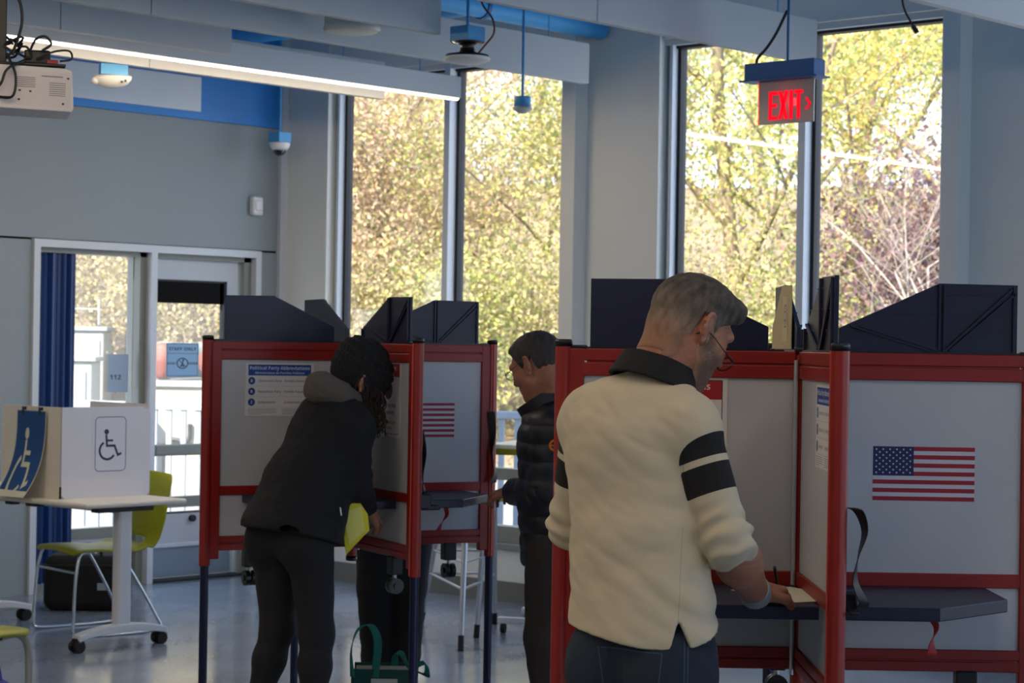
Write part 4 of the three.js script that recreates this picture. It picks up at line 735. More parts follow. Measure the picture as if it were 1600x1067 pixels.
function nets(f, lo, hi, cell, color) {
  const n = [0, 1, 2].map((i) => Math.ceil((hi.getComponent(i) - lo.getComponent(i)) / cell) + 1), [nx, ny, nz] = n, grid = new Float32Array(nx * ny * nz).fill(1), B = 6, at = (i, j, k) => i + nx * (j + ny * k);
  for (let k0 = 0; k0 < nz; k0 += B) for (let j0 = 0; j0 < ny; j0 += B) for (let i0 = 0; i0 < nx; i0 += B) {
    const c = f(lo.x + (i0 + B / 2) * cell, lo.y + (j0 + B / 2) * cell, lo.z + (k0 + B / 2) * cell), far = Math.abs(c) > cell * B * 1.6 + 0.02;
    for (let k = k0; k < Math.min(nz, k0 + B); k++) for (let j = j0; j < Math.min(ny, j0 + B); j++) for (let i = i0; i < Math.min(nx, i0 + B); i++) grid[at(i, j, k)] = far ? c : f(lo.x + i * cell, lo.y + j * cell, lo.z + k * cell);
  }
  const vid = new Int32Array(nx * ny * nz).fill(-1), pos = [], nor = [], col = [], idx = [];
  for (let k = 0; k < nz - 1; k++) for (let j = 0; j < ny - 1; j++) for (let i = 0; i < nx - 1; i++) {
    let m = 0, sx = 0, sy = 0, sz = 0, cnt = 0; const g = [];
    for (let c = 0; c < 8; c++) { const v = grid[at(i + (c & 1), j + ((c >> 1) & 1), k + (c >> 2))]; g.push(v); if (v < 0) m |= 1 << c; }
    if (m === 0 || m === 255) continue;
    for (let a = 0; a < 8; a++) for (const e of [1, 2, 4]) { const b = a | e; if (b === a) continue; if ((g[a] < 0) === (g[b] < 0)) continue; const t = g[a] / (g[a] - g[b]); sx += (a & 1) + (e === 1 ? t : 0); sy += ((a >> 1) & 1) + (e === 2 ? t : 0); sz += (a >> 2) + (e === 4 ? t : 0); cnt++; }
    const x = lo.x + (i + sx / cnt) * cell, y = lo.y + (j + sy / cnt) * cell, z = lo.z + (k + sz / cnt) * cell, e = cell * 0.5;
    vid[at(i, j, k)] = pos.length / 3; pos.push(x, y, z);
    const gx = f(x + e, y, z) - f(x - e, y, z), gy = f(x, y + e, z) - f(x, y - e, z), gz = f(x, y, z + e) - f(x, y, z - e), L = Math.hypot(gx, gy, gz) || 1; nor.push(gx / L, gy / L, gz / L);
    if (color) col.push(...color(x, y, z, gx / L, gy / L, gz / L));
  }
  for (let k = 1; k < nz - 1; k++) for (let j = 1; j < ny - 1; j++) for (let i = 1; i < nx - 1; i++) {
    const s = grid[at(i, j, k)] < 0;
    const quad = (a, b, c, d, flip) => { if (a < 0 || b < 0 || c < 0 || d < 0) return; if (flip) idx.push(a, c, b, a, d, c); else idx.push(a, b, c, a, c, d); };
    if (s !== grid[at(i + 1, j, k)] < 0) quad(vid[at(i, j - 1, k - 1)], vid[at(i, j, k - 1)], vid[at(i, j, k)], vid[at(i, j - 1, k)], !s);
    if (s !== grid[at(i, j + 1, k)] < 0) quad(vid[at(i - 1, j, k - 1)], vid[at(i - 1, j, k)], vid[at(i, j, k)], vid[at(i, j, k - 1)], !s);
    if (s !== grid[at(i, j, k + 1)] < 0) quad(vid[at(i - 1, j - 1, k)], vid[at(i, j - 1, k)], vid[at(i, j, k)], vid[at(i - 1, j, k)], !s);
  }
  const G = new THREE.BufferGeometry(); G.setAttribute('position', new THREE.Float32BufferAttribute(pos, 3)); G.setAttribute('normal', new THREE.Float32BufferAttribute(nor, 3));
  const uv = []; for (let i = 0; i < pos.length; i += 3) uv.push((pos[i] + pos[i + 2] * 0.7) * 1, pos[i + 1]); G.setAttribute('uv', new THREE.Float32BufferAttribute(uv, 2));
  if (color) G.setAttribute('color', new THREE.Float32BufferAttribute(col, 3)); G.setIndex(idx); return G;
}
// cuts a mesh along the line where s(x, y, z) = 0 and returns [where s < 0, where s > 0]
function split(G, s) {
  const P = G.attributes.position, N = G.attributes.normal, U = G.attributes.uv, I = G.index.array, out = [[], []];
  const get = (i) => ({ p: [P.getX(i), P.getY(i), P.getZ(i)], n: [N.getX(i), N.getY(i), N.getZ(i)], u: [U.getX(i), U.getY(i)], s: 0 });
  const mix = (a, b) => { const t = a.s / (a.s - b.s), l = (x, y) => x.map((v, i) => v + (y[i] - v) * t); return { p: l(a.p, b.p), n: l(a.n, b.n), u: l(a.u, b.u), s: 0 }; };
  for (let i = 0; i < I.length; i += 3) {
    const v = [get(I[i]), get(I[i + 1]), get(I[i + 2])]; for (const q of v) q.s = s(...q.p) || 1e-7;
    for (const side of [0, 1]) { const inside = (q) => (side ? q.s >= 0 : q.s <= 0), poly = []; for (let e = 0; e < 3; e++) { const a = v[e], b = v[(e + 1) % 3]; if (inside(a)) poly.push(a); if (a.s * b.s < 0) poly.push(mix(a, b)); } for (let k = 2; k < poly.length; k++) out[side].push(poly[0], poly[k - 1], poly[k]); }
  }
  return out.map((L) => { const g = new THREE.BufferGeometry(); g.setAttribute('position', new THREE.Float32BufferAttribute(L.flatMap((q) => q.p), 3)); g.setAttribute('normal', new THREE.Float32BufferAttribute(L.flatMap((q) => q.n), 3)); g.setAttribute('uv', new THREE.Float32BufferAttribute(L.flatMap((q) => q.u), 2)); return mergeVertices(g, 1e-6); });
}
// head in its own axes: right, up, forward
function headFrame(c, fwd) { const f = fwd.clone().normalize(), r = new THREE.Vector3().crossVectors(f, V(0, 1, 0)).normalize(), u = new THREE.Vector3().crossVectors(r, f); return { c, f, r, u, at: (x, y, z) => c.clone().addScaledVector(r, x).addScaledVector(u, y).addScaledVector(f, z), loc: (x, y, z) => { const dx = x - c.x, dy = y - c.y, dz = z - c.z; return [dx * r.x + dy * r.y + dz * r.z, dx * u.x + dy * u.y + dz * u.z, dx * f.x + dy * f.y + dz * f.z]; }, ax: [r, u, f] }; }
function headSDF(h, neck, neckR = 0.058) {
  const A = h.at, skull = union([ell(A(0, 0.022, -0.012), [0.074, 0.09, 0.098], h.ax), ell(A(0, -0.03, 0.03), [0.062, 0.075, 0.066], h.ax), cap(A(-0.04, -0.062, 0.02), 0.026, A(0, -0.1, 0.062), 0.026), cap(A(0.04, -0.062, 0.02), 0.026, A(0, -0.1, 0.062), 0.026)], 0.03);
  const nose = union([cap(A(0, 0.012, 0.087), 0.009, A(0, -0.03, 0.107), 0.0125), cap(A(-0.012, -0.034, 0.094), 0.008, A(0.012, -0.034, 0.094), 0.008)], 0.012);
  const brow = cap(A(-0.038, 0.022, 0.078), 0.012, A(0.038, 0.022, 0.078), 0.012), lips = union([cap(A(-0.018, -0.064, 0.085), 0.007, A(0.018, -0.064, 0.085), 0.007), cap(A(-0.015, -0.076, 0.083), 0.007, A(0.015, -0.076, 0.083), 0.007)], 0.006);
  const cheek = [ell(A(-0.042, -0.03, 0.058), [0.024, 0.022, 0.024], h.ax), ell(A(0.042, -0.03, 0.058), [0.024, 0.022, 0.024], h.ax)];
  const sock = [ell(A(-0.032, 0.002, 0.092), [0.017, 0.012, 0.014], h.ax), ell(A(0.032, 0.002, 0.092), [0.017, 0.012, 0.014], h.ax)], eyes = [ell(A(-0.031, 0.002, 0.076), [0.012, 0.012, 0.012]), ell(A(0.031, 0.002, 0.076), [0.012, 0.012, 0.012])];
  const ear = (s) => { // flared shell with a shallow bowl and a lobe, joined to the skull along its front edge
    const ax = [h.r.clone().multiplyScalar(s).addScaledVector(h.f, 0.42).normalize(), h.u.clone().addScaledVector(h.f, -0.15).normalize(), h.f.clone().addScaledVector(h.r, -s * 0.42).normalize()];
    const c0 = A(s * 0.08, -0.006, -0.016), on = (u, v, w) => c0.clone().addScaledVector(ax[2], u).addScaledVector(ax[1], v).addScaledVector(ax[0], w), parts = [ell(c0, [0.0085, 0.031, 0.018], ax), cap(A(s * 0.066, 0.014, -0.004), 0.012, A(s * 0.066, -0.028, 0.0), 0.011), ell(on(0.004, -0.03, 0.0), [0.007, 0.011, 0.01], ax), ell(on(0.017, -0.006, 0.0), [0.006, 0.008, 0.005], ax)];
    let p = on(0.014, 0.018, 0.003); for (let k = 1; k <= 7; k++) { const t = 0.7 + k * 0.46, q = on(0.018 * Math.cos(t), 0.031 * Math.sin(t), 0.006); parts.push(cap(p, 0.0042, q, 0.0042)); p = q; }
    return union(parts, 0.005);
  };
  const eL = ear(-1), eR = ear(1), nk = union([cap(A(0, -0.035, -0.04), neckR, neck, neckR * 1.12), cap(neck, neckR * 1.08, neck.clone().add(V(0, -0.06, 0)), neckR * 1.2)], 0.04);
  return (x, y, z) => {
    let d = smin(skull(x, y, z), brow(x, y, z), 0.02); for (const c of cheek) d = smin(d, c(x, y, z), 0.02); for (const s of sock) d = smax(d, -s(x, y, z), 0.012); for (const e of eyes) d = Math.min(d, e(x, y, z));
    d = smin(d, nose(x, y, z), 0.012); d = smin(d, lips(x, y, z), 0.008); d = smin(d, nk(x, y, z), 0.03); d = smin(d, eL(x, y, z), 0.006); return smin(d, eR(x, y, z), 0.006);
  };
}
// hand: wrist point, pointing direction, palm normal (palm faces along it), thumb side, finger curl
function handSDF(w, dir, palm, thumbSide, curl = 0.6, size = 1) {
  const d = dir.clone().normalize(), n = palm.clone().addScaledVector(d, -palm.dot(d)).normalize(), s = new THREE.Vector3().crossVectors(d, n).normalize().multiplyScalar(thumbSide), at = (a, b, c) => w.clone().addScaledVector(d, a * size).addScaledVector(s, b * size).addScaledVector(n, c * size), L = [], F = [];
  L.push(cap(w, 0.027 * size, at(0.03, 0, 0), 0.027 * size, n, 0.75), cap(at(0.03, -0.018, 0), 0.022 * size, at(0.085, -0.024, 0), 0.017 * size, n, 0.8), cap(at(0.03, 0.016, 0), 0.023 * size, at(0.088, 0.026, 0), 0.017 * size, n, 0.8), cap(at(0.03, 0, 0), 0.024 * size, at(0.09, 0, 0), 0.018 * size, n, 0.8));
  [[0.03, 0.072, 0.0088], [0.010, 0.08, 0.009], [-0.011, 0.074, 0.0087], [-0.031, 0.058, 0.0078]].forEach(([o, len, r], i) => {
    let p = at(0.088 - (i === 3 ? 0.01 : 0), o, 0), a = 0; const c = curl * (1 + 0.12 * i); for (let k = 0; k < 3; k++) { a += c * (k === 0 ? 0.7 : 0.9); const l = len * [0.45, 0.3, 0.25][k] * size, q = p.clone().addScaledVector(d, Math.cos(a) * l).addScaledVector(n, Math.sin(a) * l); F.push(cap(p, r * size * (1 - 0.07 * k), q, r * size * (0.93 - 0.07 * k))); p = q; }
  });
  { const p0 = at(0.028, 0.026, 0.006), p1 = at(0.06, 0.05, 0.018), p2 = at(0.088, 0.05, 0.034), p3 = at(0.106, 0.04, 0.046); F.push(cap(p0, 0.016 * size, p1, 0.0125 * size), cap(p1, 0.0115 * size, p2, 0.0105 * size), cap(p2, 0.0105 * size, p3, 0.009 * size)); }
  const pl = union(L, 0.02); return (x, y, z) => { let v = pl(x, y, z), m = 1e9; for (const f of F) m = Math.min(m, f(x, y, z)); return smin(v, m, 0.006); };
}
const box3 = (pts, m) => { const b = new THREE.Box3().setFromPoints(pts); b.expandByScalar(m); return [b.min, b.max]; };
const skinMat = (c) => phys({ color: c, roughness: 0.55, sheen: 0.15, sheenColor: new THREE.Color(0xffd0b0) });
const skinMap = noiseTex(256, (u, v) => { const k = 0.92 + 0.1 * (rnd() - 0.5) + 0.05 * noise(u * 40, v * 40, 0.5); return [k, k * (0.97 + 0.03 * noise(u * 18, v * 18, 4)), k * 0.96]; }, true);
// short gaps in the nets are avoided by giving hands and heads their own finer grid, merged into one body mesh
function body(parent, mat, coarse, fine) {
  const gs = [nets(coarse[0], ...coarse[1], coarse[2])]; for (const [f, b, c] of fine) gs.push(nets(f, ...b, c)); return obj('body', gs, mat, parent);
}
function glasses(parent, h, mat, tilt = 0) {
  const A = (x, y, z) => h.at(x, y + tilt, z), rim = (s) => { const p = []; for (let i = 0; i < 16; i++) { const a = i / 16 * 6.283; p.push(A(s * 0.034 + 0.026 * Math.cos(a), -0.004 + 0.017 * Math.sin(a), 0.104)); } return tube(p, 0.0015, 6, 48, true); };
  const g = obj('spectacles', [rim(1), rim(-1), tube([A(-0.009, 0, 0.106), A(0, 0.004, 0.11), A(0.009, 0, 0.106)], 0.0013, 6), ...[1, -1].map((s) => tube([A(s * 0.06, 0, 0.102), A(s * 0.078, 0.004, 0.05), A(s * 0.084, 0.012, -0.01), A(s * 0.083, -0.008, -0.035)], 0.0016, 6))], mat, parent);
  for (const s of [1, -1]) obj('lens', cyl(A(s * 0.034, -0.004, 0.103), A(s * 0.034, -0.004, 0.105), 0.022, 0.022, 20), phys({ color: 0xffffff, transmission: 1, thickness: 0, roughness: 0.02, ior: 1.5 }), g);
  return g;
}

// ---- person in the striped shirt at the nearer booth
{
  const bX = 0.29, bD = 4.72, q = (X, Y, d) => V(X - bX, Y, bD - d), W0 = toWorld(bX, 0, bD);
  const t = thing('person', 'person in a cream shirt with black sleeve bands writing at the nearer booth', 'person', [W0.x, 0, W0.z], YAW, 'people voting');
  const F = V(0.57, 0, -0.82), R = V(0.82, 0, 0.57);
  const neck = q(0.338, 1.462, 4.78), shR = q(0.398, 1.352, 4.665), shL = q(0.178, 1.358, 4.85), elR = q(0.478, 1.105, 4.615), wrR = q(0.572, 0.964, 4.885), elL = q(0.147, 1.11, 4.92), wrL = q(0.32, 0.968, 5.05), chest = q(0.278, 1.30, 4.755), waist = q(0.292, 1.06, 4.715), pelvis = q(0.305, 0.90, 4.685);
  const hd = headFrame(q(0.405, 1.572, 4.785), V(0.70, -0.50, -0.45));
  const hip = (s) => pelvis.clone().addScaledVector(R, s * 0.078).add(V(0, -0.05, 0)), kneeP = (s) => hip(s).clone().addScaledVector(F, 0.04).addScaledVector(R, s * 0.02).setY(0.49), ank = (s) => kneeP(s).clone().addScaledVector(F, -0.03).setY(0.09);
  const head = headSDF(hd, neck, 0.06), handR = handSDF(wrR, V(0.45, -0.05, -0.75), V(0.1, -1, 0), -1, 0.62), handL = handSDF(wrL, V(0.5, 0, -0.8), V(0, -1, 0), 1, 0.2);
  const armR = union([cap(shR, 0.05, elR, 0.042), cap(elR, 0.047, elR.clone().lerp(wrR, 0.4), 0.051), cap(elR.clone().lerp(wrR, 0.4), 0.051, wrR, 0.031)], 0.02), armL = union([cap(shL, 0.05, elL, 0.042), cap(elL, 0.045, wrL, 0.028)], 0.02);
  const trunk = union([cap(chest, 0.135, waist, 0.12, F, 0.66), cap(waist, 0.12, pelvis, 0.13, F, 0.75), cap(shR, 0.05, shL, 0.05), ...[1, -1].flatMap((s) => [cap(hip(s), 0.075, kneeP(s), 0.05), cap(kneeP(s), 0.052, ank(s), 0.035), cap(ank(s).clone().setY(0.04), 0.035, ank(s).clone().addScaledVector(F, 0.15).setY(0.035), 0.03)])], 0.05);
  const whole = (x, y, z) => smin(trunk(x, y, z), Math.min(armR(x, y, z), armL(x, y, z)), 0.03);
  const skin = phys({ color: 0xb07a5c, map: skinMap, roughness: 0.55 });
  body(t, skin, [(x, y, z) => smin(whole(x, y, z), cap(neck, 0.06, chest, 0.06)(x, y, z), 0.04), box3([shR, shL, elR, elL, wrL, pelvis, ank(1), ank(-1), neck, wrR, ank(1).clone().setY(0.01).addScaledVector(F, 0.2), ank(-1).clone().setY(0.01).addScaledVector(F, 0.2)], 0.12), 0.0125], [[head, box3([hd.at(0, 0.13, 0), hd.at(0, 0.13, -0.12), hd.at(0.13, 0, -0.04), hd.at(-0.13, 0, -0.04), hd.at(0.1, -0.13, 0.13), hd.at(-0.1, -0.1, -0.12), neck], 0.03), 0.0034], [(x, y, z) => smin(handR(x, y, z), cap(elR, 0.044, elR.clone().lerp(wrR, 0.35), 0.046)(x, y, z) < -9 ? 1 : smin(cap(elR.clone().lerp(wrR, 0.38), 0.0508, wrR, 0.0305)(x, y, z), 9, 0.01), 0.02), box3([wrR, elR.clone().lerp(wrR, 0.35), wrR.clone().add(V(0.09, 0, -0.17))], 0.055), 0.0036]]);
  // shirt
  const folds = (x, y, z) => { // drape folds: diagonals in the small of the back, rings on the sleeves
    const u = (x) * 0.82 + z * 0.57; const rg = (v) => 1 - 2 * Math.abs(v); let d = 0.005 * noise(u * 9 + y * 4, y * 14 - u * 6, 1.3) + 0.0025 * rg(noise(u * 9, y * 17 + u * 9, 2.2)) + 0.0015 * noise(u * 24, y * 40 + u * 14, z * 10);
    if (y < 1.08) d += 0.008 * noise(u * 7 + 2, y * 24 + u * 15, 0.7) * clamp((1.08 - y) * 9, 0, 1); return d;
  };
  const cuffR = elR.clone().lerp(wrR, 0.2), cuffL = elL.clone().lerp(wrL, 0.3);
  const shirtTrunk = union([cap(shR.clone().addScaledVector(R, -0.01), 0.068, shL.clone().addScaledVector(R, 0.01), 0.068, F, 0.95), cap(chest, 0.172, waist, 0.152, F, 0.7), cap(waist, 0.152, pelvis.clone().add(V(0, -0.03, 0)), 0.186, F, 0.78), cap(neck.clone().add(V(-0.0, -0.05, 0)), 0.06, chest, 0.11), cap(neck.clone().add(V(0, -0.055, 0)), 0.055, shR, 0.06), cap(neck.clone().add(V(0, -0.055, 0)), 0.055, shL, 0.06)], 0.05);
  const slR = union([cap(shR, 0.062, elR, 0.051), cap(elR, 0.053, cuffR, 0.051)], 0.03), slL = union([cap(shL, 0.062, elL, 0.051), cap(elL, 0.053, cuffL, 0.05)], 0.03);
  const aR = elR.clone().sub(shR).normalize(), aL = elL.clone().sub(shL).normalize(), along = (p, a, x, y, z) => (x - p.x) * a.x + (y - p.y) * a.y + (z - p.z) * a.z;
  const cutR = wrR.clone().sub(elR).normalize(), cutL = wrL.clone().sub(elL).normalize(), slit = pelvis.clone().addScaledVector(R, 0.15).addScaledVector(F, -0.115);
  const shirtF = (x, y, z) => {
    const sr = along(shR, aR, x, y, z), sl = along(shL, aL, x, y, z);
    let a = slR(x, y, z), b = slL(x, y, z);
    const ring = (s) => (s > 0.16 ? 0.0075 * Math.sin(s * 140 + 3 * noise(x * 11, y * 11, z * 11)) * clamp((s - 0.16) * 12, 0, 1) * (0.55 + noise(x * 14, y * 8, z * 14)) : 0);
    a += ring(sr); b += ring(sl);
    a = smax(a, along(cuffR, cutR, x, y, z), 0.012); b = smax(b, along(cuffL, cutL, x, y, z), 0.012);
    let d = smin(shirtTrunk(x, y, z) + folds(x, y, z), Math.min(a, b), 0.013);
    const u = (x - pelvis.x) * R.x + (z - pelvis.z) * R.z, v = (x - pelvis.x) * F.x + (z - pelvis.z) * F.z;
    const back = clamp(-v / 0.1, -1, 1), hem = 0.90 - 0.012 * back - 0.02 * clamp(u / 0.15, -1, 1) * back; d = smax(d, hem - y, 0.006);
    if (z > 0.02) d = smax(d, -Math.max(Math.abs(x - 0.078 - (0.938 - y) * 0.08) - (0.94 - y) * 0.36, y - 0.94), 0.003); // open vent at the side seam
    return d;
  };
  const shirtG = nets(shirtF, ...box3([shR, shL, elR, elL, cuffL, pelvis, chest, neck, cuffR], 0.2), 0.0058);
  const band = (x, y, z) => { // signed distance to the black bands along each sleeve
    const f = (s, r) => (r > 0.105 ? 1 : Math.min(Math.max(0.008 - s, s - 0.079), Math.max(0.094 - s, s - 0.156))), dist = (p, a) => { const s = along(p, a, x, y, z); return [s, Math.hypot(x - p.x - a.x * s, y - p.y - a.y * s, z - p.z - a.z * s)]; };
    const [s1, r1] = dist(shR, aR), [s2, r2] = dist(shL, aL); const sleeveR = r1 < 0.1 && slR(x, y, z) < shirtTrunk(x, y, z) - 0.004, sleeveL = r2 < 0.1 && slL(x, y, z) < shirtTrunk(x, y, z) - 0.004;
    return Math.min(Math.max(f(s1, r1), (slR(x, y, z) - shirtTrunk(x, y, z)) - 0.005), Math.max(f(s2, r2), (slL(x, y, z) - shirtTrunk(x, y, z)) - 0.005));
  };
  const [bandG, rest0] = split(shirtG, band);
  // seams: narrow strips cut out of the cloth between two lines a few millimetres apart
  const strip = (G, f, w, region) => { const [a, b] = split(G, (x, y, z) => (region(x, y, z) ? f(x, y, z) - w : 1)), [c, d] = split(a, (x, y, z) => f(x, y, z) + w); return [d, merge([b, c])]; };
  const [seam1, rest1] = strip(rest0, (x, y, z) => x - 0.078 - 0.05 * (y - 0.94), 0.0013, (x, y, z) => z > 0.04 && y > 0.93 && y < 1.14), [seam2, rest2] = strip(mergeVertices(rest1, 1e-6), (x, y, z) => slR(x, y, z) - shirtTrunk(x, y, z) + 0.004, 0.0016, (x, y, z) => x > 0.02 && y > 1.2 && y < 1.43), creamG = rest2, seamG = merge([seam1, seam2]);
  const knit = (c) => phys({ color: c, roughness: 0.92, bumpMap: rep(weave, 26, 26), bumpScale: 0.0006, sheen: 0.25, sheenColor: new THREE.Color(c) });
  const sh = obj('shirt', creamG, knit(0xc4b89c), t); obj('sleeve_band', bandG, knit(0x141414), sh); obj('seam', seamG, knit(0xb5a98c), sh);
  // collar: a stand-up band round the neck
  const nAx = hd.at(0, -0.05, -0.04).sub(neck).normalize(), collarTilt = V(0.34, 1, -0.2).normalize();
  const collarC = neck.clone().add(V(-0.012, 0.004, 0.012));
  const colF = (x, y, z) => { const s = (x - collarC.x) * collarTilt.x + (y - collarC.y) * collarTilt.y + (z - collarC.z) * collarTilt.z; const r = Math.hypot(x - collarC.x - collarTilt.x * s, y - collarC.y - collarTilt.y * s, z - collarC.z - collarTilt.z * s); return Math.max(Math.abs(r - (0.09 - s * 0.3)) - 0.006, Math.abs(s) - 0.03) + 0.0012 * noise(x * 30, y * 30, z * 30); };
  obj('collar', nets(colF, ...box3([collarC], 0.14), 0.0042), knit(0x101010), t);
  // jeans
  const legF = union([cap(waist.clone().add(V(0, -0.1, 0)), 0.125, pelvis.clone().add(V(0,-0.04,0)), 0.15, F, 0.74), ...[1, -1].flatMap((s) => [ell(pelvis.clone().addScaledVector(R, s * 0.075).addScaledVector(F, -0.05).add(V(0, -0.09, 0)), [0.085, 0.1, 0.085]), cap(hip(s), 0.094, kneeP(s), 0.075), cap(kneeP(s), 0.075, ank(s).clone().setY(0.06), 0.068)])], 0.035);
  const jeans = nets((x, y, z) => { let d = legF(x, y, z) + 0.004 * noise(x * 16, y * 12, z * 16) + 0.002 * noise(x * 34, y * 40, z * 34);
    for (const s of [1, -1]) { const c = pelvis.clone().addScaledVector(R, s * 0.08).addScaledVector(F, -0.14).add(V(0, -0.075, 0)), u = (x - c.x) * R.x + (z - c.z) * R.z, v = (x - c.x) * F.x + (z - c.z) * F.z; if (v < 0.1 && Math.abs(u) < 0.06 && Math.abs(y - c.y) < 0.075) d -= 0.003; }
    return smax(smax(d, y - 0.955, 0.005), 0.03 - y, 0.005); }, ...box3([pelvis, ank(1), ank(-1), waist], 0.2), 0.0085);
  let cloth = jeans; const stitch = []; // stitched seams: side seam, yoke and pocket edges
  for (const [f, reg] of [[(x, y, z) => x - 0.09 - 0.02 * (y - 0.8), (x, y, z) => z > 0.02], [(x, y, z) => x - 0.098 - 0.02 * (y - 0.8), (x, y, z) => z > 0.02], [(x, y, z) => x - 0.04 - 0.12 * (y - 0.85), (x, y, z) => z > 0.03 && y < 0.876 && y > 0.74], [(x, y, z) => x + 0.088 + 0.15 * (y - 0.85), (x, y, z) => z > 0.0 && y < 0.876 && y > 0.74], [(x, y, z) => y - 0.872, (x, y, z) => z > 0.0 && x < 0.042 && x > -0.09], [(x, y, z) => y - 0.742 + 0.3 * Math.abs(x + 0.024), (x, y, z) => z > 0 && x < 0.03 && x > -0.075]]) { const [a, b] = strip(cloth, f, 0.0012, reg); if (a.attributes.position.count) stitch.push(a); cloth = mergeVertices(b, 1e-6); }
  const jn = obj('jeans', cloth, std(0x1c2836, 0.9, { bumpMap: rep(weave, 40, 40), bumpScale: 0.0006 }), t); obj('stitching', stitch, std(0x34475a, 0.85), jn);
  for (const s of [1, -1]) obj('shoe', nets(union([cap(ank(s).clone().addScaledVector(F, -0.03).setY(0.045), 0.045, ank(s).clone().addScaledVector(F, 0.16).setY(0.04), 0.042)], 0.01), ...box3([ank(s), ank(s).clone().addScaledVector(F, 0.16).setY(0)], 0.07), 0.009), M.black, t);
  // hair: cropped sides, fuller on top and swept over the brow
  const hcol = (x, y, z) => { const [a, b, c] = hd.loc(x, y, z), n = 0.5 + noise(a * 90, b * 26, c * 60) * 0.6 + 0.35 * noise(a * 260, b * 60, c * 160), side = clamp((0.05 - b) * 12, 0, 1), k = clamp(n, 0, 1), front = clamp((c - 0.06) * 22, 0, 1);
    const crop = clamp((-0.02 - b) * 14 + 0.5 * (n - 0.5), 0, 0.85) * (c < 0.02 ? 1 : 0), h = [0.022 + 0.075 * k + 0.10 * side + 0.08 * front * k, 0.018 + 0.062 * k + 0.068 * side + 0.075 * front * k, 0.014 + 0.05 * k + 0.045 * side + 0.07 * front * k], sk = [0.36, 0.18, 0.1]; return h.map((v, i) => v + (sk[i] - v) * crop); }; // cropped so short at the nape that skin shows between the hairs
  const skullH = union([ell(hd.at(0, 0.024, -0.014), [0.077, 0.094, 0.102], hd.ax), ell(hd.at(0, 0.072, 0.022), [0.064, 0.046, 0.076], hd.ax), cap(hd.at(-0.032, 0.088, 0.07), 0.015, hd.at(0.032, 0.09, 0.074), 0.016)], 0.03);
  const hairF = (x, y, z) => { const [a, b, c] = hd.loc(x, y, z); let d = Math.min(skullH(x, y, z) + 0.0024 * noise(a * 120, b * 35, c * 90) - 0.002, b < 0.0 && c < 0 ? head(x, y, z) - 0.0022 : 1);
    const line = c > 0.05 ? 0.05 + (c - 0.05) * 0.5 - Math.abs(a) * 0.2 : c > 0.018 ? 0.012 + (c - 0.018) * 0.8 : c > -0.006 ? -0.012 : c > -0.035 ? 0.018 - (c + 0.035) * 0.4 : -0.098 - (c + 0.035) * -0.9 * (c < -0.06 ? 0.1 : 1);
    return smax(d, line - b, 0.01); };
  obj('hair', nets(hairF, ...box3([hd.at(0, 0.13, 0.12), hd.at(0.09, -0.1, -0.13), hd.at(-0.09, -0.1, -0.13), hd.at(0, 0, 0.12), hd.at(0, 0.13, -0.12)], 0.03), 0.0032, hcol), std(0xffffff, 0.85, { vertexColors: true }), t);
  // short beard along the jaw
  obj('beard', nets((x, y, z) => { const [a, b, c] = hd.loc(x, y, z); const reg = Math.max(b + 0.5 * c - 0.004 * noise(x * 90, y * 90, z * 90), -0.008 + Math.max(0, -0.06 - b) * 0.7 - c, -0.128 - b); return Math.max(head(x, y, z) - 0.0022 - 0.0012 * noise(x * 220, y * 220, z * 220), reg); }, ...box3([hd.at(0.08, 0.01, 0), hd.at(-0.08, 0.01, 0), hd.at(0, -0.13, 0.11), hd.at(0, -0.02, 0.11)], 0.02), 0.0034, (x, y, z) => { const [a, b, c] = hd.loc(x, y, z), k = clamp(0.5 + 0.7 * noise(x * 230, y * 230, z * 230), 0, 1), e = clamp(Math.min(-(b + 0.5 * c), c + 0.008 - Math.max(0, -0.06 - b) * 0.7) / 0.022 + 0.6 * (k - 0.5), 0, 1); return [[0.36, 0.18, 0.1], [0.12 + 0.12 * k, 0.075 + 0.065 * k, 0.052 + 0.042 * k]].reduce((p, q) => p.map((v, i) => v + (q[i] - v) * e)); }), std(0xffffff, 0.9, { vertexColors: true }), t);
  glasses(t, hd, std(0x1a1512, 0.3), -0.028);
  obj('wrist_band', nets((x, y, z) => { const a = wrR.clone().sub(elR).normalize(), s = along(wrR, a, x, y, z), r = Math.hypot(x - wrR.x - a.x * s, y - wrR.y - a.y * s, z - wrR.z - a.z * s); return Math.max(Math.abs(r - 0.034) - 0.004, Math.abs(s + 0.006) - 0.017); }, ...box3([wrR], 0.06), 0.004), std(0x8d9496, 0.5), t);
  // pen and ballot
  const hb = wrR.clone().add(V(0.06, 0.0, -0.12)); const pen = tag(obj('pen', [cyl(V(0, 0.02, 0), V(-0.02, 0.085, 0.075), 0.004), cyl(V(-0.01, 0.003, -0.004), V(0, 0.02, 0), 0.001, 0.004)], M.blackPlastic), 'dark pen in the hand at the nearer booth shelf', 'pen');
  const pw = toWorld(0.645, 0.93, 5.035); pen.position.copy(pw); pen.rotation.y = YAW;
  const bw = toWorld(0.685, 0.9295, 5.13), bal = tag(obj('ballot_paper', bx(-0.07, 0.11, 0, 0.0012, -0.15, 0.12), std(0xdcd6bc, 0.7)), 'cream ballot paper on the shelf under the writing hand', 'paper'); bal.position.copy(bw); bal.rotation.y = YAW + 0.5;
}
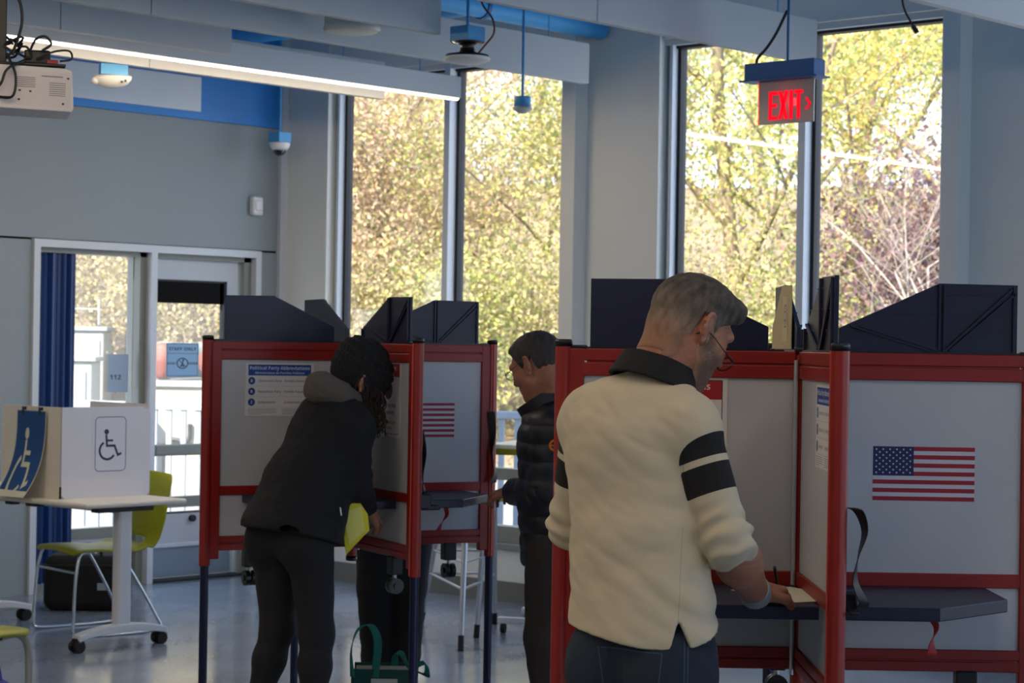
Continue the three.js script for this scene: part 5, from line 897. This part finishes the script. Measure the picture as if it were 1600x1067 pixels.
// ---- person in the black jacket and knit hat at the farther booth
{
  const bX = -0.78, bD = 7.74, q = (X, Y, d) => V(X - bX, Y, bD - d), W0 = toWorld(bX, 0, bD);
  const t = thing('person', 'person in a black jacket and dark knit hat bending over the farther booth', 'person', [W0.x, 0, W0.z], YAW, 'people voting');
  const F = V(0.75, 0, -0.66), R = V(0.66, 0, 0.75);
  const neck = q(-0.652, 1.315, 7.93), shR = q(-0.582, 1.205, 7.86), shL = q(-0.74, 1.235, 8.06), elR = q(-0.566, 0.99, 7.83), wrR = q(-0.53, 0.895, 7.93), elL = q(-0.76, 0.99, 8.12), wrL = q(-0.64, 0.955, 8.17), chest = q(-0.685, 1.17, 7.93), waist = q(-0.755, 0.97, 7.82), pelvis = q(-0.79, 0.845, 7.74);
  const hipR = q(-0.725, 0.81, 7.68), hipL = q(-0.862, 0.81, 7.79), knR = q(-0.69, 0.47, 7.66), knL = q(-0.845, 0.47, 7.78), anR = q(-0.70, 0.09, 7.6), anL = q(-0.935, 0.09, 7.74);
  const hd = headFrame(q(-0.572, 1.375, 7.985), V(0.75, -0.52, -0.36));
  const head = headSDF(hd, neck, 0.048), handR = handSDF(wrR, V(0.25, -0.35, -0.6), V(-0.6, -0.6, 0.1), -1, 0.55, 0.88);
  const trunk = union([cap(chest, 0.12, waist, 0.11, F, 0.7), cap(waist, 0.11, pelvis, 0.12, F, 0.8), cap(shR, 0.045, shL, 0.045), cap(shR, 0.042, elR, 0.036), cap(elR, 0.036, wrR, 0.026), cap(shL, 0.042, elL, 0.036), cap(elL, 0.036, wrL, 0.026), cap(neck, 0.05, chest, 0.06), cap(hipR, 0.075, knR, 0.046), cap(hipL, 0.075, knL, 0.046), cap(knR, 0.046, anR, 0.032), cap(knL, 0.046, anL, 0.032), cap(anR.clone().setY(0.045), 0.035, anR.clone().addScaledVector(F, 0.14).setY(0.035), 0.028), cap(anL.clone().setY(0.045), 0.035, anL.clone().addScaledVector(F, 0.14).setY(0.035), 0.028)], 0.04);
  body(t, phys({ color: 0xb98468, map: skinMap, roughness: 0.55 }), [trunk, box3([shR, shL, elR, elL, wrL, pelvis, anR.clone().setY(0), anL.clone().setY(0), neck, wrR, anR.clone().addScaledVector(F, 0.15)], 0.12), 0.014], [[head, box3([hd.at(0, 0.13, -0.12), hd.at(0, 0.13, 0.1), hd.at(0.13, 0, -0.04), hd.at(-0.13, 0, -0.04), hd.at(0.1, -0.13, 0.13), hd.at(-0.1, -0.1, -0.12), neck], 0.03), 0.0045], [handR, box3([wrR, wrR.clone().add(V(0.06, -0.08, -0.14))], 0.05), 0.0042]]);
  const wr = (x, y, z, s = 1) => s * (0.006 * noise(x * 9 + y * 5, y * 13, z * 9) + 0.003 * noise(x * 22, y * 34, z * 22 + x * 12));
  const jk = union([cap(shR, 0.066, shL, 0.066), cap(chest, 0.166, waist, 0.168, F, 0.8), cap(waist, 0.168, pelvis.clone().add(V(-0.015, -0.05, 0)), 0.212, F, 0.92), cap(neck.clone().add(V(0, -0.03, 0)), 0.07, chest, 0.12), cap(neck.clone().add(V(0, -0.04, 0)), 0.06, shR, 0.062), cap(neck.clone().add(V(0, -0.04, 0)), 0.06, shL, 0.062)], 0.06);
  const slv = union([cap(shR, 0.066, elR, 0.056), cap(elR, 0.056, wrR.clone().lerp(elR, 0.12), 0.044), cap(shL, 0.066, elL, 0.056), cap(elL, 0.056, wrL, 0.044)], 0.03), cut = wrR.clone().sub(elR).normalize(), cc = wrR.clone().lerp(elR, 0.1);
  const jF = (x, y, z) => { const u = (x - pelvis.x) * F.x + (z - pelvis.z) * F.z; let s = slv(x, y, z) + 0.004 * Math.sin(y * 90 + 5 * noise(x * 8, y * 8, z * 8)) * (y < 1.08 ? 1 : 0.2); const hem = 0.852 - 0.25 * clamp(u + 0.16, 0, 0.32); let d = smax(jk(x, y, z) + wr(x, y, z), hem - y, 0.01); d = smin(d, s, 0.025); const k = (x - cc.x) * cut.x + (y - cc.y) * cut.y + (z - cc.z) * cut.z; return k > -0.05 && Math.hypot(x - cc.x, y - cc.y, z - cc.z) < 0.12 ? smax(d, k, 0.006) : d; };
  const black = phys({ color: 0x0d0e11, roughness: 0.9, sheen: 0.1, sheenColor: new THREE.Color(0x3a4450), bumpMap: rep(weave, 20, 20), bumpScale: 0.0005 });
  const jk_ = obj('jacket', nets(jF, ...box3([shR, shL, elR, elL, wrR, wrL, pelvis, neck, pelvis.clone().addScaledVector(F, 0.1)], 0.19), 0.0078), black, t);
  obj('zip_pull', cyl(V(0.17, 0.93, 0.12), V(0.175, 0.9, 0.125), 0.003), M.chrome, jk_);
  // grey hood lying on the shoulders
  const hoodC = neck.clone().add(V(-0.012, 0.028, 0.02));
  const hoodF = union([cap(hoodC.clone().addScaledVector(R, 0.045).add(V(0, -0.015, 0)), 0.05, hoodC.clone().addScaledVector(F, -0.06).add(V(0, 0.012, 0)), 0.058), cap(hoodC.clone().addScaledVector(R, -0.045).add(V(0, -0.005, 0)), 0.05, hoodC.clone().addScaledVector(F, -0.06).add(V(0, 0.012, 0)), 0.058), cap(hoodC.clone().addScaledVector(R, 0.055).addScaledVector(F, 0.05).add(V(0, -0.03, 0)), 0.03, hoodC.clone().addScaledVector(R, 0.04).add(V(0, -0.02, 0)), 0.042)], 0.03);
  obj('hood', nets((x, y, z) => hoodF(x, y, z) + 0.007 * noise(x * 20, y * 26, z * 20) + 0.003 * noise(x * 50, y * 50, z * 50), ...box3([hoodC], 0.16), 0.0065), phys({ color: 0x5c554c, roughness: 0.95, bumpMap: rep(weave, 24, 24), bumpScale: 0.0008 }), t);
  // leggings
  const lg = union([cap(waist, 0.12, pelvis, 0.142, F, 0.86), ell(hipR.clone().addScaledVector(F, -0.035).add(V(0,-0.02,0)), [0.085, 0.105, 0.085]), ell(hipL.clone().addScaledVector(F, -0.035).add(V(0,-0.02,0)), [0.085, 0.105, 0.085]), cap(hipR, 0.092, knR, 0.062), cap(hipL, 0.092, knL, 0.062), cap(knR, 0.06, knR.clone().lerp(anR, 0.3), 0.058), cap(knL, 0.06, knL.clone().lerp(anL, 0.3), 0.058), cap(knR.clone().lerp(anR, 0.3), 0.058, anR, 0.037), cap(knL.clone().lerp(anL, 0.3), 0.058, anL, 0.037)], 0.03);
  obj('leggings', nets((x, y, z) => smax(lg(x, y, z) + 0.0025 * noise(x * 18, y * 16, z * 18), 0.06 - y, 0.005), ...box3([pelvis, anR, anL, waist], 0.2), 0.0095), phys({ color: 0x101114, roughness: 0.85, sheen: 0.1, sheenColor: new THREE.Color(0x3a3e48) }), t);
  for (const a of [anR, anL]) obj('shoe', nets(cap(a.clone().addScaledVector(F, -0.03).setY(0.045), 0.045, a.clone().addScaledVector(F, 0.15).setY(0.04), 0.04), ...box3([a, a.clone().addScaledVector(F, 0.15).setY(0)], 0.07), 0.01), M.black, t);
  // ribbed knit hat and loose hair
  const hat = union([ell(hd.at(0, 0.04, -0.016), [0.1, 0.116, 0.124], hd.ax), ell(hd.at(0, 0.095, -0.045), [0.078, 0.06, 0.088], hd.ax)], 0.03);
  obj('knit_hat', nets((x, y, z) => { const [a, b, c] = hd.loc(x, y, z), slope = b + c * 0.18; const ang = Math.atan2(a, c); let d = hat(x, y, z) + 0.0035 * Math.sin(slope * 190) * (b > 0.0 ? 1 : 0) + 0.0016 * Math.sin(ang * 46); return smax(d, -0.06 - slope + (c < 0 ? 0.2 * c : 0), 0.008); }, ...box3([hd.at(0, 0.17, -0.1), hd.at(0.12, -0.09, -0.14), hd.at(-0.12, -0.09, -0.14), hd.at(0, -0.09, 0.14), hd.at(0, 0.16, 0.1)], 0.02), 0.0042), phys({ color: 0x17191b, roughness: 0.98, sheen: 0.3, sheenColor: new THREE.Color(0x39403f) }), t);
  seed = 99; const strands = [];
  for (let i = 0; i < 170; i++) { const a = rr(-0.2, 3.1), s = i % 2 ? 1 : -1, x0 = s * (0.06 + 0.03 * rnd()), c0 = rr(-0.05, 0.085), L = rr(0.1, 0.17); const p = [hd.at(x0, 0.0, c0)]; for (let k = 1; k < 5; k++) { const f = k / 4, w = hd.at(x0 * (1 - 0.25 * f) + rr(-0.012, 0.012), 0, c0 + rr(-0.01, 0.015)); w.y -= L * f; w.x += 0.012 * Math.sin(f * 7 + a) + 0.01 * f; p.push(w); } strands.push(tube(p, 0.0024, 5, 10)); }
  obj('hair', strands, std(0x2a1a15, 0.6), t);
  // yellow ballot sleeve held below the shelf
  const p = toWorld(-0.575, 0.80, 7.80), fo = thing('ballot_sleeve', 'bright yellow folder held at the side of the black jacket', 'folder', p.toArray(), YAW + 0.35);
  const sh = (o, y0) => extr([[-0.055, 0.13 - y0], [-0.025, -0.05 - y0], [0.062, 0.03 - y0], [0.055, 0.09], [0.02, 0.14]], 0.002).translate(0, 0, o);
  obj('cover', sh(0, 0), std(0xd8cf1a, 0.55), fo); obj('back_cover', sh(-0.012, 0.008).rotateZ(0.06), std(0xc9c012, 0.55), fo); obj('inner_sheet', extr([[-0.04, 0.1], [-0.015, -0.02], [0.045, 0.03], [0.03, 0.12]], 0.001).translate(0, 0, 0.004), std(0xe0d86a, 0.6), fo);
}
// ---- person in the black puffer jacket between the booths
{
  const bX = 0.15, bD = 8.06, q = (X, Y, d) => V(X - bX, Y, bD - d), W0 = toWorld(bX, 0, bD);
  const t = thing('person', 'person with glasses in a black quilted jacket between the booths', 'person', [W0.x, 0, W0.z], YAW, 'people voting');
  const F = V(-0.88, 0, -0.47), R = V(0.47, 0, -0.88); // facing left and away; R is the person's right
  const neck = q(0.135, 1.315, 8.07), shR = q(0.215, 1.215, 8.2), shL = q(0.16, 1.215, 7.92), elL = q(0.13, 0.985, 7.93), wrL = q(0.012, 0.952, 8.24), elR = q(0.22, 0.97, 8.26), wrR = q(0.06, 0.95, 8.42), chest = q(0.175, 1.15, 8.06), waist = q(0.19, 0.93, 8.06), pelvis = q(0.2, 0.79, 8.06);
  const hip = (s) => pelvis.clone().addScaledVector(R, s * 0.085).add(V(0, -0.03, 0)), kn = (s) => hip(s).clone().add(V(s > 0 ? 0.02 : -0.02, 0, 0)).setY(0.42), an = (s) => kn(s).clone().add(V(0.035, 0, 0)).setY(0.08);
  const hd = headFrame(q(0.09, 1.45, 8.02), V(-0.74, -0.42, -0.5)), head = headSDF(hd, neck, 0.055);
  const handL = handSDF(wrL, V(-0.5, -0.12, -0.72), V(0, -1, 0), 1, 0.5, 0.95);
  const trunk = union([cap(chest, 0.13, waist, 0.12, F, 0.72), cap(waist, 0.12, pelvis, 0.125, F, 0.8), cap(shR, 0.045, shL, 0.045), cap(shL, 0.045, elL, 0.04), cap(elL, 0.04, wrL, 0.028), cap(shR, 0.045, elR, 0.04), cap(elR, 0.04, wrR, 0.028), cap(neck, 0.055, chest, 0.07), ...[1, -1].flatMap((s) => [cap(hip(s), 0.075, kn(s), 0.05), cap(kn(s), 0.05, an(s), 0.035), cap(an(s).clone().setY(0.04), 0.034, an(s).clone().addScaledVector(F, 0.15).setY(0.035), 0.03)])], 0.04);
  body(t, phys({ color: 0xb0785a, map: skinMap, roughness: 0.55 }), [trunk, box3([shR, shL, elL, wrL, elR, wrR, pelvis, neck, an(1).setY(0), an(-1).setY(0), an(1).addScaledVector(F, 0.15)], 0.12), 0.014], [[head, box3([hd.at(0, 0.13, -0.12), hd.at(0, 0.13, 0.1), hd.at(0.13, 0, -0.04), hd.at(-0.13, 0, -0.04), hd.at(0.1, -0.13, 0.13), hd.at(-0.1, -0.1, -0.12), neck], 0.03), 0.004], [handL, box3([wrL, wrL.clone().add(V(-0.1, -0.05, -0.14))], 0.05), 0.004]]);
  const jt = union([cap(shR, 0.075, shL, 0.075), cap(chest, 0.17, waist, 0.165, F, 0.82), cap(waist, 0.165, pelvis.clone().add(V(0, -0.1, 0)), 0.165, F, 0.86), cap(neck.clone().add(V(0.01, -0.05, 0)), 0.07, chest, 0.12)], 0.05), js = union([cap(shL, 0.075, elL, 0.064), cap(elL, 0.064, wrL.clone().lerp(elL, 0.1), 0.052), cap(shR, 0.075, elR, 0.064), cap(elR, 0.064, wrR, 0.05)], 0.03), cut = wrL.clone().sub(elL).normalize(), cc = wrL.clone().lerp(elL, 0.06);
  const puff = (v) => -0.007 * Math.sqrt(Math.abs(Math.sin(v * Math.PI / 0.068)));
  const pF = (x, y, z) => { const sl = (x - elL.x) * cut.x + (y - elL.y) * cut.y + (z - elL.z) * cut.z; let s = js(x, y, z) + puff(y > 1.0 ? y : 1.0 + sl) * 0.8 + 0.004 * noise(x * 20, y * 20, z * 20); let d = smin(smax(jt(x, y, z) + puff(y + 0.008 * noise(x * 8, y * 3, z * 8)) + 0.005 * noise(x * 18, y * 22, z * 18), 0.685 - y, 0.02), s, 0.018); const k = (x - cc.x) * cut.x + (y - cc.y) * cut.y + (z - cc.z) * cut.z; return Math.hypot(x - cc.x, y - cc.y, z - cc.z) < 0.13 ? smax(d, k, 0.012) : d; };
  const nylon = phys({ color: 0x0f1014, roughness: 0.5, sheen: 0.3, sheenColor: new THREE.Color(0x30343e) });
  const j = obj('puffer_jacket', nets(pF, ...box3([shR, shL, elL, wrL, elR, wrR, pelvis, neck], 0.21), 0.0068), nylon, t);
  // stand-up collar opening at the throat
  const cx0 = neck.clone().add(V(-0.004, -0.012, 0)), ct = V(-0.62, 1, -0.1).normalize();
  obj('jacket_collar', nets((x, y, z) => { const s = (x - cx0.x) * ct.x + (y - cx0.y) * ct.y + (z - cx0.z) * ct.z, px = x - cx0.x - ct.x * s, py = y - cx0.y - ct.y * s, pz = z - cx0.z - ct.z * s, r = Math.hypot(px, py, pz), fr = (px * F.x + pz * F.z) / (r + 1e-6); return Math.max(Math.abs(r - 0.086 - 0.012 * Math.max(0, fr)) - 0.011, Math.abs(s - 0.004) - 0.034 + (fr > 0.93 ? 0.05 : 0)); }, ...box3([cx0], 0.15), 0.0055), nylon, t);
  obj('orange_badge', [new THREE.TorusGeometry(0.018, 0.005, 8, 24, 5.2).rotateZ(0.5), bx(-0.016, 0.016, -0.003, 0.003, -0.004, 0.004)].map((g) => g.rotateY(-0.15).translate(...q(0.165, 1.155, 7.838).toArray())), std(0xc96a12, 0.5), j);
  const tr = union([cap(waist, 0.12, pelvis, 0.14, F, 0.85), ...[1, -1].flatMap((s) => [cap(hip(s), 0.1, kn(s), 0.074), cap(kn(s), 0.074, an(s).clone().setY(0.06), 0.064)])], 0.03);
  obj('trousers', nets((x, y, z) => smax(tr(x, y, z) + 0.005 * noise(x * 14, y * 11, z * 14) + 0.002 * noise(x * 30, y * 30, z * 30), 0.03 - y, 0.005), ...box3([waist, pelvis, an(1), an(-1)], 0.18), 0.0098), std(0x2a2320, 0.9), t);
  for (const s of [1, -1]) obj('shoe', nets(cap(an(s).clone().addScaledVector(F, -0.03).setY(0.045), 0.045, an(s).clone().addScaledVector(F, 0.16).setY(0.04), 0.04), ...box3([an(s), an(s).clone().addScaledVector(F, 0.16).setY(0)], 0.07), 0.01), M.black, t);
  const hs = union([ell(hd.at(0, 0.026, -0.016), [0.084, 0.1, 0.11], hd.ax), ell(hd.at(0, 0.05, 0.026), [0.07, 0.06, 0.07], hd.ax)], 0.02);
  obj('hair', nets((x, y, z) => { const [a, b, c] = hd.loc(x, y, z); const line = c > 0.05 ? 0.06 + (c - 0.05) * 0.9 : c > 0.02 ? 0.0 + (c - 0.02) * 2 : c > -0.012 ? -0.012 : c > -0.04 ? 0.02 - (c + 0.04) * 1.1 : -0.066; return smax(hs(x, y, z) + 0.003 * noise(a * 80, b * 30, c * 60), line - b, 0.012); }, ...box3([hd.at(0, 0.13, -0.12), hd.at(0, 0.13, 0.1), hd.at(0.1, -0.1, -0.12), hd.at(-0.1, -0.1, -0.12), hd.at(0, 0, 0.1)], 0.02), 0.004, (x, y, z) => { const k = 0.5 + 0.5 * noise(x * 150, y * 70, z * 150); return [0.018 + 0.03 * k, 0.014 + 0.024 * k, 0.012 + 0.02 * k]; }), std(0xffffff, 0.75, { vertexColors: true }), t);
  glasses(t, hd, std(0x14161a, 0.3), 0.004);
}
// ---- person bending over the rear station of the farther booth, only the trousers show
{
  const bX = -0.51, bD = 9.38, q = (X, Y, d) => V(X - bX, Y, bD - d), W0 = toWorld(bX, 0, bD);
  const t = thing('person', 'person in black trousers standing behind the farther booth', 'person', [W0.x, 0, W0.z], YAW, 'people voting');
  const F = V(0, 0, 1), neck = q(-0.52, 1.26, 9.12), chest = q(-0.52, 1.14, 9.2), waist = q(-0.51, 0.95, 9.3), pelvis = q(-0.51, 0.84, 9.36), shL = q(-0.36, 1.2, 9.16), shR = q(-0.68, 1.2, 9.16), elL = q(-0.33, 0.98, 9.12), elR = q(-0.7, 0.98, 9.12), wrL = q(-0.42, 0.97, 8.98), wrR = q(-0.6, 0.97, 8.98);
  const hL = q(-0.42, 0.8, 9.38), hR = q(-0.595, 0.8, 9.38), kL = q(-0.432, 0.44, 9.36), kR = q(-0.588, 0.44, 9.36), aL = q(-0.455, 0.08, 9.4), aR = q(-0.578, 0.08, 9.4);
  const hd = headFrame(q(-0.52, 1.36, 9.06), V(0.05, -0.5, 0.85)), head = headSDF(hd, neck, 0.055);
  const hands = [handSDF(wrL, V(0, 0, 1), V(0, -1, 0), 1, 0.3), handSDF(wrR, V(0, 0, 1), V(0, -1, 0), -1, 0.3)];
  const trunk = union([cap(chest, 0.12, waist, 0.11, F, 0.7), cap(waist, 0.11, pelvis, 0.12, F, 0.8), cap(shR, 0.05, shL, 0.05), cap(shL, 0.045, elL, 0.04), cap(elL, 0.04, wrL, 0.028), cap(shR, 0.045, elR, 0.04), cap(elR, 0.04, wrR, 0.028), cap(neck, 0.055, chest, 0.07), cap(hL, 0.07, kL, 0.05), cap(hR, 0.07, kR, 0.05), cap(kL, 0.05, aL, 0.035), cap(kR, 0.05, aR, 0.035)], 0.04);
  body(t, phys({ color: 0xb0785a, map: skinMap, roughness: 0.55 }), [trunk, box3([shR, shL, elL, wrL, elR, wrR, pelvis, neck, aL.clone().setY(0), aR.clone().setY(0)], 0.12), 0.016], [[head, box3([hd.at(0, 0.13, -0.12), hd.at(0, 0.13, 0.1), hd.at(0.13, 0, -0.04), hd.at(-0.13, 0, -0.04), hd.at(0.1, -0.13, 0.13), hd.at(-0.1, -0.1, -0.12), neck], 0.03), 0.006], ...hands.map((f, i) => [f, box3([[wrL, wrR][i], [wrL, wrR][i].clone().add(V(0, -0.03, 0.17))], 0.05), 0.005])]);
  const tr = union([cap(waist, 0.12, pelvis, 0.145, F, 0.85), cap(hL, 0.098, kL, 0.072), cap(hR, 0.098, kR, 0.078), cap(kL, 0.07, aL, 0.068), cap(kR, 0.078, aR.clone().setY(0.1), 0.07)], 0.025);
  obj('trousers', nets((x, y, z) => smax(tr(x, y, z) + 0.004 * noise(x * 16, y * 12, z * 16) + 0.005 * Math.sin(y * 60 + x * 20) * clamp((0.3 - y) * 4, 0, 1), 0.06 - y, 0.005), ...box3([waist, pelvis, aL, aR], 0.18), 0.01), std(0x0f1012, 0.9), t);
  obj('sweater', nets((x, y, z) => smax(union([cap(chest, 0.165, waist, 0.16, F, 0.78), cap(waist, 0.16, pelvis, 0.165, F, 0.86), cap(shR, 0.07, shL, 0.07), cap(shL, 0.068, elL, 0.058), cap(elL, 0.058, wrL, 0.045), cap(shR, 0.068, elR, 0.058), cap(elR, 0.058, wrR, 0.045)], 0.04)(x, y, z), 0.78 - y, 0.01), ...box3([shL, shR, elL, elR, wrL, wrR, pelvis], 0.18), 0.014), std(0x14161a, 0.9), t);
  obj('hair', nets((x, y, z) => { const [a, b, c] = hd.loc(x, y, z); return smax(ell(hd.at(0, 0.026, -0.016), [0.079, 0.095, 0.104], hd.ax)(x, y, z), 0.03 + c * 0.6 - b, 0.012); }, ...box3([hd.at(0, 0.13, -0.12), hd.at(0, 0.13, 0.1), hd.at(0.1, -0.1, -0.12), hd.at(-0.1, -0.1, -0.12)], 0.02), 0.007), std(0x1c1512, 0.8), t);
  for (const a of [aL, aR]) obj('shoe', nets(cap(a.clone().setY(0.045), 0.045, a.clone().add(V(0, 0, 0.16)).setY(0.04), 0.042), ...box3([a, a.clone().add(V(0, 0, 0.16)).setY(0)], 0.07), 0.01), M.black, t);
}
renderer.render(scene, camera);
